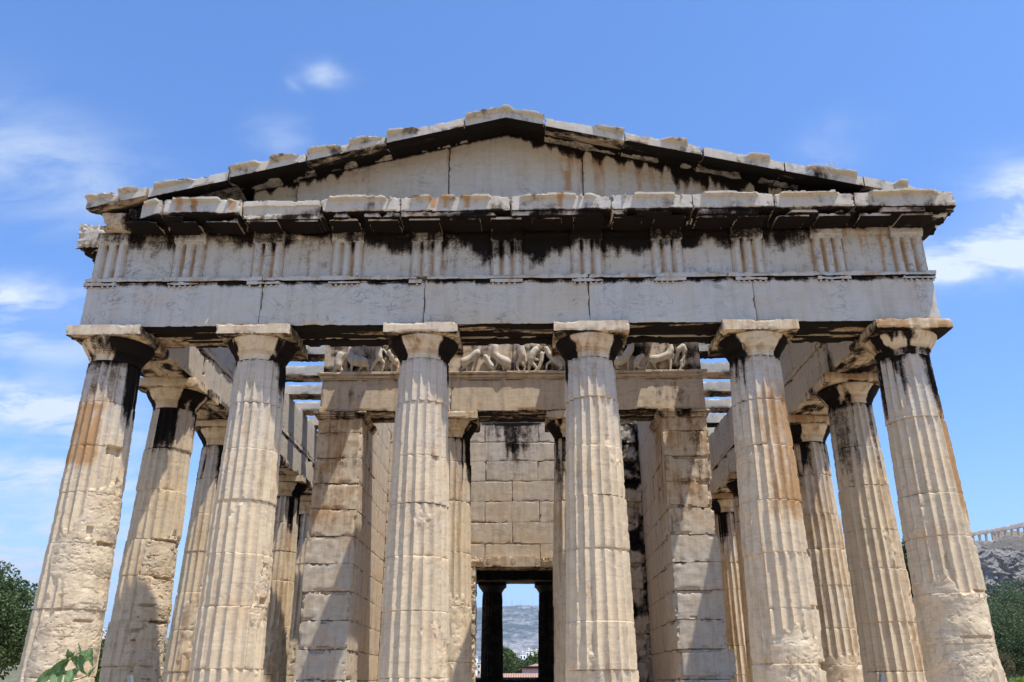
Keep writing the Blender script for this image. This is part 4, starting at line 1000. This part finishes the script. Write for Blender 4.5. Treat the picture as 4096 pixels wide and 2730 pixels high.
house('pink_house', -.55, 5.2, 120, 6, 2.62, M_pink, 'pink house with a hipped terracotta roof framed by the doorway', .7, 1, 4, M_tile)
TB = [(-15, -9.5, 500, 17.2, 5, 3, M_white), (-9.2, -6.0, 505, 17.0, 5, 2, M_cream), (-4.2, -.8, 498, 16.3, 5, 2, M_white), (-.6, 3.0, 503, 17.9, 5, 2, M_white), (3.2, 8.0, 500, 17.3, 5, 3, M_cream), (0, 6, 470, 14.0, 4, 3, M_white),
      (-32.5, -28.6, 500, 14.4, 4, 2, M_white), (-28.4, -24, 495, 11.3, 4, 2, M_cream), (-31, -25, 430, 7.2, 3, 3, M_white), (-29, -22, 380, 3.6, 2, 3, M_pink), (8.2, 13, 503, 16.5, 5, 3, M_white), (-22, -16, 503, 16, 5, 3, M_cream)]
TL = ['white flat roofed block at the left of the town framed by the doorway', 'narrow cream block second in the doorway town row', 'white block right of the left doorway trees', 'tallest white block in the doorway town row',
      'cream block at the right of the doorway town row', 'low white block in front of the doorway town row', 'white block in the left slit beside the door jamb', 'cream block right of it in the left slit',
      'nearer white block in the left slit', 'low pink block at the bottom of the left slit', 'white block hidden right of the doorway opening', 'cream block behind the left inner column']
for i, (a, b, y, h, fl, cn, mm) in enumerate(TB): house('town_building', a, b, y, 9, h, mm, TL[i], 'flat', fl, cn, group='town buildings below the mountain')
LBs = [(-201.5, -199.0, 400, 23.2, 6, M_white), (-198.8, -196.8, 402, 25.2, 7, M_white), (-203.5, -200, 388, 20.5, 5, M_cream), (-199.5, -195.5, 386, 20.8, 5, M_white), (-196.4, -193, 404, 26.2, 7, M_cream), (-209, -204, 402, 24, 6, M_white), (-198, -194, 372, 17.5, 4, M_white)]
LL = ['white block left of centre in the gap beside the leftmost column', 'tall white block in the gap beside the leftmost column', 'lower cream block in the gap beside the leftmost column', 'nearer white block in the gap beside the leftmost column',
      'tallest cream block at the right of the gap', 'white block mostly hidden by the leftmost column', 'lowest white block behind the green tree in the gap']
for i, (a, b, y, h, fl, mm) in enumerate(LBs): house('hill_house', a, b, y, 6, h, mm, LL[i], 'flat', fl, 2, group='white houses on the far left hill', z0=8)
rs = np.random.RandomState(51)
X, Y = np.meshgrid(np.linspace(-330, -90, 40), np.linspace(300, 620, 40)); X = X.ravel(); Y = Y.ravel()
Z = -1.3 + 23*sm(Y, 310, 420)*sm(-X, 95, 170)*(1-sm(-X, 270, 325))*(1-sm(Y, 520, 615)) + fbm(np.stack([X/20, Y/20, X*0], 1), 3, 3)*.6
mb = MB(); mb.grid(np.stack([X, Y, Z], 1), 40, 40); tag(mb.build('low_hill', simple('scrub_ground', (.10, .11, .05), (.25, .21, .14), .2)), kind='structure')
tree('pine_tree', -203.2, 402, 18, 11.5, 1.5, M_cyp, .35, 6000, 55, 'small dark pine beside the far white houses', trunk=.2)
# --- citadel rock, wall and colonnade
M_rock = marble('grey_cliff_rock', (.36, .32, .26), (.42, .40, .38), vein=1, bd=1.2)
n_, m_ = 420, 170
U, W = np.meshgrid(np.linspace(0, 1, n_), np.linspace(0, 1, m_)); U = U.ravel(); W = W.ravel()
x = 165 + 190*U
top = 60 + 9*sm(x, 212, 222) - 5*sm(x, 226, 232) + 0*x
z = -2 + (top+2)*W**.9
P = np.stack([x/9, z/7, x*0+3], 1)
y = 392 + 0*x + 30*W**2 - 26*(1-W)**1.5 + 6.0*fbm(P, 5, 61, .62) + 8*fbm(P*.35, 3, 63) + 5.0*np.abs(fbm(P*[1.6, .9, 1], 4, 67)) + 1.6*np.abs(fbm(P*5, 3, 68))
z = z + 3.5*fbm(np.stack([x/5, y/9, x*0], 1), 4, 65)*W**3
mb = MB(); mb.grid(np.stack([x, y, z], 1), n_, m_, rgb(.12+.5*fbm(P*1.2, 3, 68), .05, .5, len(x)))
# plateau behind
X2, Y2 = np.meshgrid(np.linspace(165, 420, 60), np.linspace(420, 640, 40)); X2 = X2.ravel(); Y2 = Y2.ravel()
Z2 = 56 + 20*sm(Y2, 474, 479)*1.0 + 1.2*fbm(np.stack([X2/12, Y2/12, X2*0], 1), 3, 71)
mb.grid(np.stack([X2, Y2, Z2], 1), 60, 40, rgb(0, .1, .3, len(X2)))
tag(mb.build('cliff', M_rock), kind='structure')
M_scrub = leafmat('cliff_scrub_leaves', (.035, .055, .02), (.10, .13, .05), .15, .2)
rs = np.random.RandomState(71); k = 60000
u = rs.uniform(0, 1, k); v = rs.uniform(0, 1, k)**1.0
xs_ = 165+190*u; zt = 44 + 6*fbm(np.stack([xs_/12, xs_*0, xs_*0], 1), 3, 5); zs_ = -1 + zt*v
cl = fbm(np.stack([xs_/5, zs_/5, xs_*0], 1), 3, 73) > -.15
C = np.stack([xs_, 362 - 2 + 22*(zs_/60) - 6*rs.uniform(0, 1, k) + 6*fbm(np.stack([xs_/8, zs_/6, xs_*0], 1), 3, 75), zs_ + 4*fbm(np.stack([xs_/6, zs_/9, xs_*0], 1), 3, 77)], 1)[cl]
mb = MB(); leaves(mb, C, None, .8, rs, 1.4); tag(mb.build('scrub_wood', M_scrub, smooth=False), kind='stuff')
mb = MB(); 
def cwarp(Q, P): Q = Q.copy(); Q[:, 1] += (Q[:, 0]-267)*.0; Q[:, 2] += 3.0*sm(Q[:, 0], 285, 292)*(P[:, 2] > 70) - 3.5*(1-sm(Q[:, 0], 262, 272))*(P[:, 2] > 70) + .5*fbm(Q*.5, 3, 9)*(P[:, 2] > 70); return Q
stone(mb, 250, 330, 474, 478, 60, 77.6, .7, .3, .5, .5, 1900, warp=cwarp, stain=lambda P, N: rgb(.15+.4*fbm(P*.5, 3, 3), .3, .3, len(P)))
tag(mb.build('citadel_wall', marble('old_stone_wall', (.36, .30, .22), (.36, .34, .30), bd=.3)), 'rough stone retaining wall on the cliff top below the distant colonnade', 'wall')
far = empty('distant_temple', (285, 505, 79), 'distant ruined marble colonnade on the rocky hilltop at the right edge', 'temple')
M_far = marble('far_marble', (.56, .47, .37), (.55, .52, .46), bd=.1)
fx = [258.5 + 3.95*k for k in range(14)]
def hb(x): return 80.6 + .0*x
def htop(x): return 84.2 + (x-267.5)*.175
cc0 = None
for i, x in enumerate(fx):
    zb = 77.8 + (x-267)*.1; zt_ = 82.0 + (x-267)*.155
    if cc0 is None or True:
        mb = MB(); hh = zt_-zb
        shaft(mb, 0, 1, .95, .95, [], 1950+i, 4, .1)
        V = mb.V[0]; zz_ = V[:, 2].copy(); sc__ = (1 - .2*zz_); V[:, 0] = V[:, 0]*sc__*1; V[:, 1] = V[:, 1]*sc__; V[:, 2] = zz_*hh*.94
        lathe(mb, [(.72, hh*.93), (1.05, hh*.965)], 16, 0, 0); bx(mb, -1.05, 1.05, -1.05, 1.05, hh*.965, hh)
        o = mb.build('column', M_far, far); o.location = Vector((x, 500, zb)) - root_loc[far.name]
mb = MB()
def fw(Q, P): Q = Q.copy(); Q[:, 2] += (Q[:, 0]-267)*.155 + (P[:, 2] > 83)*((Q[:, 0]-267)*.02 + .55*fbm(np.stack([Q[:, 0]*.45, Q[:, 0]*0, Q[:, 0]*0], 1), 3, 81)); return Q
stone(mb, 255, 312, 498.9, 501.2, 82.01, 84.0, .5, .05, .3, .3, 1990, warp=fw, stain=lambda P, N: rgb(.1+.3*fbm(P*.6, 3, 3), .3, .3, len(P)))
mb.build('entablature', M_far, far)
mb = MB(); stone(mb, 284, 330, 508, 510, 70, 86, .8, .1, .4, .4, 1991, stain=lambda P, N: rgb(.0, .5, .1, len(P))); mb.build('inner_wall', M_far, far)
mb = MB(); stone(mb, 250, 332, 497, 512, 70, 77.0, .8, .1, .4, .4, 1992, warp=lambda Q, P: np.stack([Q[:, 0], Q[:, 1], Q[:, 2] + (P[:, 2] > 73)*(.8 + (Q[:, 0]-267)*.1)], 1)); mb.build('platform', M_far, far)
# --- leafy sapling, bottom left
M_leaf, t = mat('fresh_green_leaf')
P = t.n('ShaderNodeNewGeometry').outputs['Position']; uvn = t.n('ShaderNodeAttribute', attribute_name='st')
sp = t.n('ShaderNodeSeparateColor', ins={0: uvn.outputs['Color']})
vein = t.m('MAXIMUM', t.ramp(t.m('ABSOLUTE', sp.outputs[0]), .06, .0), t.ramp(t.m('ABSOLUTE', t.m('SUBTRACT', t.m('FRACT', t.m('SUBTRACT', t.m('MULTIPLY', sp.outputs[1], 7), t.m('MULTIPLY', t.m('ABSOLUTE', sp.outputs[0]), 3))), .5)), .09, .0))
cl_ = t.mix(vein, t.mix(t.noise(P, 25), (.075, .15, .05), (.15, .24, .085)), (.30, .38, .2))
pb = t.n('ShaderNodeBsdfPrincipled', ins={'Base Color': cl_, 'Roughness': .55, 'Specular IOR Level': .35}); tl = t.n('ShaderNodeBsdfTranslucent', ins={'Color': t.mix(.5, cl_, (.30, .50, .05))})
mx = t.n('ShaderNodeMixShader', ins={0: .3, 1: pb.outputs[0], 2: tl.outputs[0]}); t.n('ShaderNodeOutputMaterial', ins={0: mx.outputs[0]})
sap = empty('leafy_sapling', (-2.05, -8.2, -1.1), 'young sapling with fresh broad green leaves in the bottom left foreground', 'plant')
mb = MB()
stemp = [(-2.05, -8.15, -1.12), (-2.02, -8.18, -.3), (-2.0, -8.2, .3), (-1.972, -8.2, .535), (-1.94, -8.2, .592), (-1.885, -8.2, .648), (-1.85, -8.2, .672), (-1.80, -8.2, .69)]
tube(mb, stemp, [.012, .010, .007, .0042, .0034, .0026, .002, .0014], 8)
tube(mb, [(-1.95, -8.2, .575), (-1.90, -8.21, .585), (-1.86, -8.2, .60)], .0022, 6); tube(mb, [(-1.99, -8.2, .48), (-1.9, -8.22, .53), (-1.82, -8.22, .555), (-1.78, -8.2, .575)], .002, 6)
tube(mb, [(-2.0, -8.2, .42), (-2.05, -8.18, .50), (-2.07, -8.18, .53)], .0025, 6)
mb.build('stem', simple('green_brown_stem', (.13, .12, .05), (.2, .19, .08), 30), sap)
def leaf(base, tip, width, droop, roll, seed):
    base = np.array(base, float); tip = np.array(tip, float); d = tip-base; L = np.linalg.norm(d); d /= L
    side = np.cross(d, [0, -1, .25]); side /= np.linalg.norm(side); nr = np.cross(side, d)
    side = side*math.cos(roll) + nr*math.sin(roll); nr = np.cross(side, d)
    nu, nv = 13, 22; Uu, Vv = np.meshgrid(np.linspace(-1, 1, nu), np.linspace(0, 1, nv)); Uu = Uu.ravel(); Vv = Vv.ravel()
    wd = width*np.sin(np.pi*Vv**.72)**.85*(1-.25*Vv); wd *= 1 + .05*np.sin(Vv*60)*(np.abs(Uu) > .9)
    wd = np.maximum(wd, .0006)
    P = base + d*(Vv*L)[:, None] + side*(Uu*wd)[:, None] + nr*((np.abs(Uu)**1.3*wd*.45 - droop*L*Vv**2 + .003*np.sin(Vv*22+np.abs(Uu)*3)*np.abs(Uu))[:, None])
    mb = MB(); mb.grid(P, nu, nv, np.stack([Uu, Vv, Uu*0], 1)); return mb
LV = [((-1.90, -8.2, .64), (-1.985, -8.22, .56), .024, .1, .5), ((-1.955, -8.2, .60), (-2.02, -8.24, .515), .026, .12, .2), ((-1.93, -8.2, .605), (-1.872, -8.22, .70-.03), .022, .05, 1.0), ((-1.885, -8.2, .65), (-1.895, -8.23, .678), .022, .05, .3),
      ((-1.87, -8.2, .655), (-1.81, -8.22, .583), .021, .1, -.5), ((-1.82, -8.2, .682), (-1.825, -8.24, .605), .024, .15, .2), ((-1.80, -8.2, .69), (-1.775, -8.24, .625), .020, .2, -.4), ((-1.86, -8.2, .60), (-1.86, -8.26, .52), .028, .1, .1),
      ((-1.94, -8.2, .585), (-1.90, -8.27, .50), .030, .1, .2), ((-2.07, -8.18, .53), (-2.0, -8.22, .50), .026, .1, .3), ((-2.05, -8.18, .51), (-2.12, -8.2, .505), .026, .1, -.2), ((-1.88, -8.22, .53), (-1.84, -8.26, .47), .026, .1, .0),
      ((-1.79, -8.2, .565), (-1.765, -8.22, .60), .010, .1, .2), ((-1.845, -8.2, .672), (-1.86, -8.21, .71), .008, .02, .8), ((-1.97, -8.2, .52), (-1.93, -8.25, .46), .028, .1, .2), ((-1.99, -8.2, .47), (-2.06, -8.24, .42), .03, .1, .2)]
rs_ = random.Random(5)
for q in range(4):
    f_ = rs_.uniform(.0, 1); a_, b_ = stemp[3 + int(f_*3.99)], stemp[4 + int(f_*3.99) if int(f_*3.99) < 4 else 7]
    u_ = rs_.random(); p_ = tuple(a_[k_] + (b_[k_]-a_[k_])*u_ for k_ in range(3)); an_ = rs_.uniform(-2.6, .5)
    LV.append((p_, (p_[0] + .065*math.cos(an_), p_[1] - rs_.uniform(-.02, .05), p_[2] + .055*math.sin(an_) + .005), rs_.uniform(.011, .018), .12, rs_.uniform(-.6, .9)))
for i, (b0, t0, w_, dr, ro) in enumerate(LV): leaf(b0, tuple(b0[k_] + (t0[k_]-b0[k_])*1.18 for k_ in range(3)), w_*1.0, dr, ro, i).build('leaf', M_leaf, sap)
# small grey marker posts before the steps
M_grey = simple('grey_painted_post', (.17, .18, .18), (.22, .23, .23), 9, .6)
for i, (x, la) in enumerate(((-4.515, 'pale grey leaning barrier post at the bottom left before the temple steps'), (4.505, 'grey barrier post at the bottom right before the temple steps'))):
    s = 1 if i == 0 else -1
    o = empty('barrier_post', (x+.03*s, -1.6, -1.1), la, 'post', 'two barrier posts in front of the temple')
    mb = MB(); stone(mb, x-.022, x+.022, -1.66, -1.58, -1.12, .635, .03, 0, .006, .004, 5, warp=lambda Q, P, s=s: np.stack([Q[:, 0] + (.635-Q[:, 2])*.11*s + .16*np.clip(.635-Q[:, 2], 0, .35)*s, Q[:, 1], Q[:, 2] + (Q[:, 0]-P[:, 0].mean())*-.0], 1)); mb.build('post', M_grey, o)
    mb = MB(); th = np.arange(16)/16*2*math.pi; cx = x+(1.74*.11 + .056)*s
    V = np.concatenate([np.stack([cx + r*np.cos(th), -1.62 + r*np.sin(th), np.full(16, z)], 1) for r, z in ((.17, -1.1), (.17, -1.07), (.06, -1.055))]); mb.grid(V, 16, 3, None, wrap=True); mb.build('foot', M_grey, o)
# weeds growing on the masonry
def weed(x, y, z, h, n, seed, label, m):
    rs = np.random.RandomState(seed); o = empty('weed', (x, y, z), label, 'weed')
    mb = MB()
    for k in range(n):
        a = rs.uniform(0, 6.28); l = h*rs.uniform(.5, 1); q = rs.uniform(.1, .5)
        tube(mb, [(x, y, z), (x+.4*q*l*math.cos(a), y+.4*q*l*math.sin(a), z+l*.5), (x+q*l*math.cos(a), y+q*l*math.sin(a), z+l)], [.004, .003, .0015], 4)
    mb.build('stem', m, o)
    mb = MB(); C = np.stack([x+rs.normal(size=n*14)*h*.18, y+rs.normal(size=n*14)*h*.18, z+h*(.4+.6*rs.uniform(0, 1, n*14))], 1)
    leaves(mb, C, None, h*.05, rs, 2.5); mb.build('seed_heads', m, o, smooth=False)
M_straw = simple('dry_straw', (.55, .50, .38), (.68, .64, .52), 20)
weed(5.30, -.75, 8.09, .30, 6, 3, 'wispy dry weed sprouting from the right sloping cornice', M_straw)
weed(5.62, -.75, 8.0, .15, 4, 4, 'small dry weed lower down the right sloping cornice', M_straw)
weed(-5.9, 11.2, 7.38, .42, 16, 5, 'tuft of yellowish weed on top of the left flank entablature', M_olive)

# ------------------------------------------------------------------ the air
mh = bpy.data.materials.new('air'); mh.use_nodes = True; th_ = NT(mh.node_tree)
pv = th_.n('ShaderNodeVolumePrincipled', ins={'Color': (.72, .85, 1.0, 1), 'Density': 8.5e-5, 'Anisotropy': .2})
ho = th_.n('ShaderNodeOutputMaterial'); th_.t.links.new(pv.outputs[0], ho.inputs['Volume'])
mb = MB(); bx(mb, -13000, 13000, -13000, 13000, -30, 760); tag(mb.build('haze', mh, smooth=False), kind='stuff')
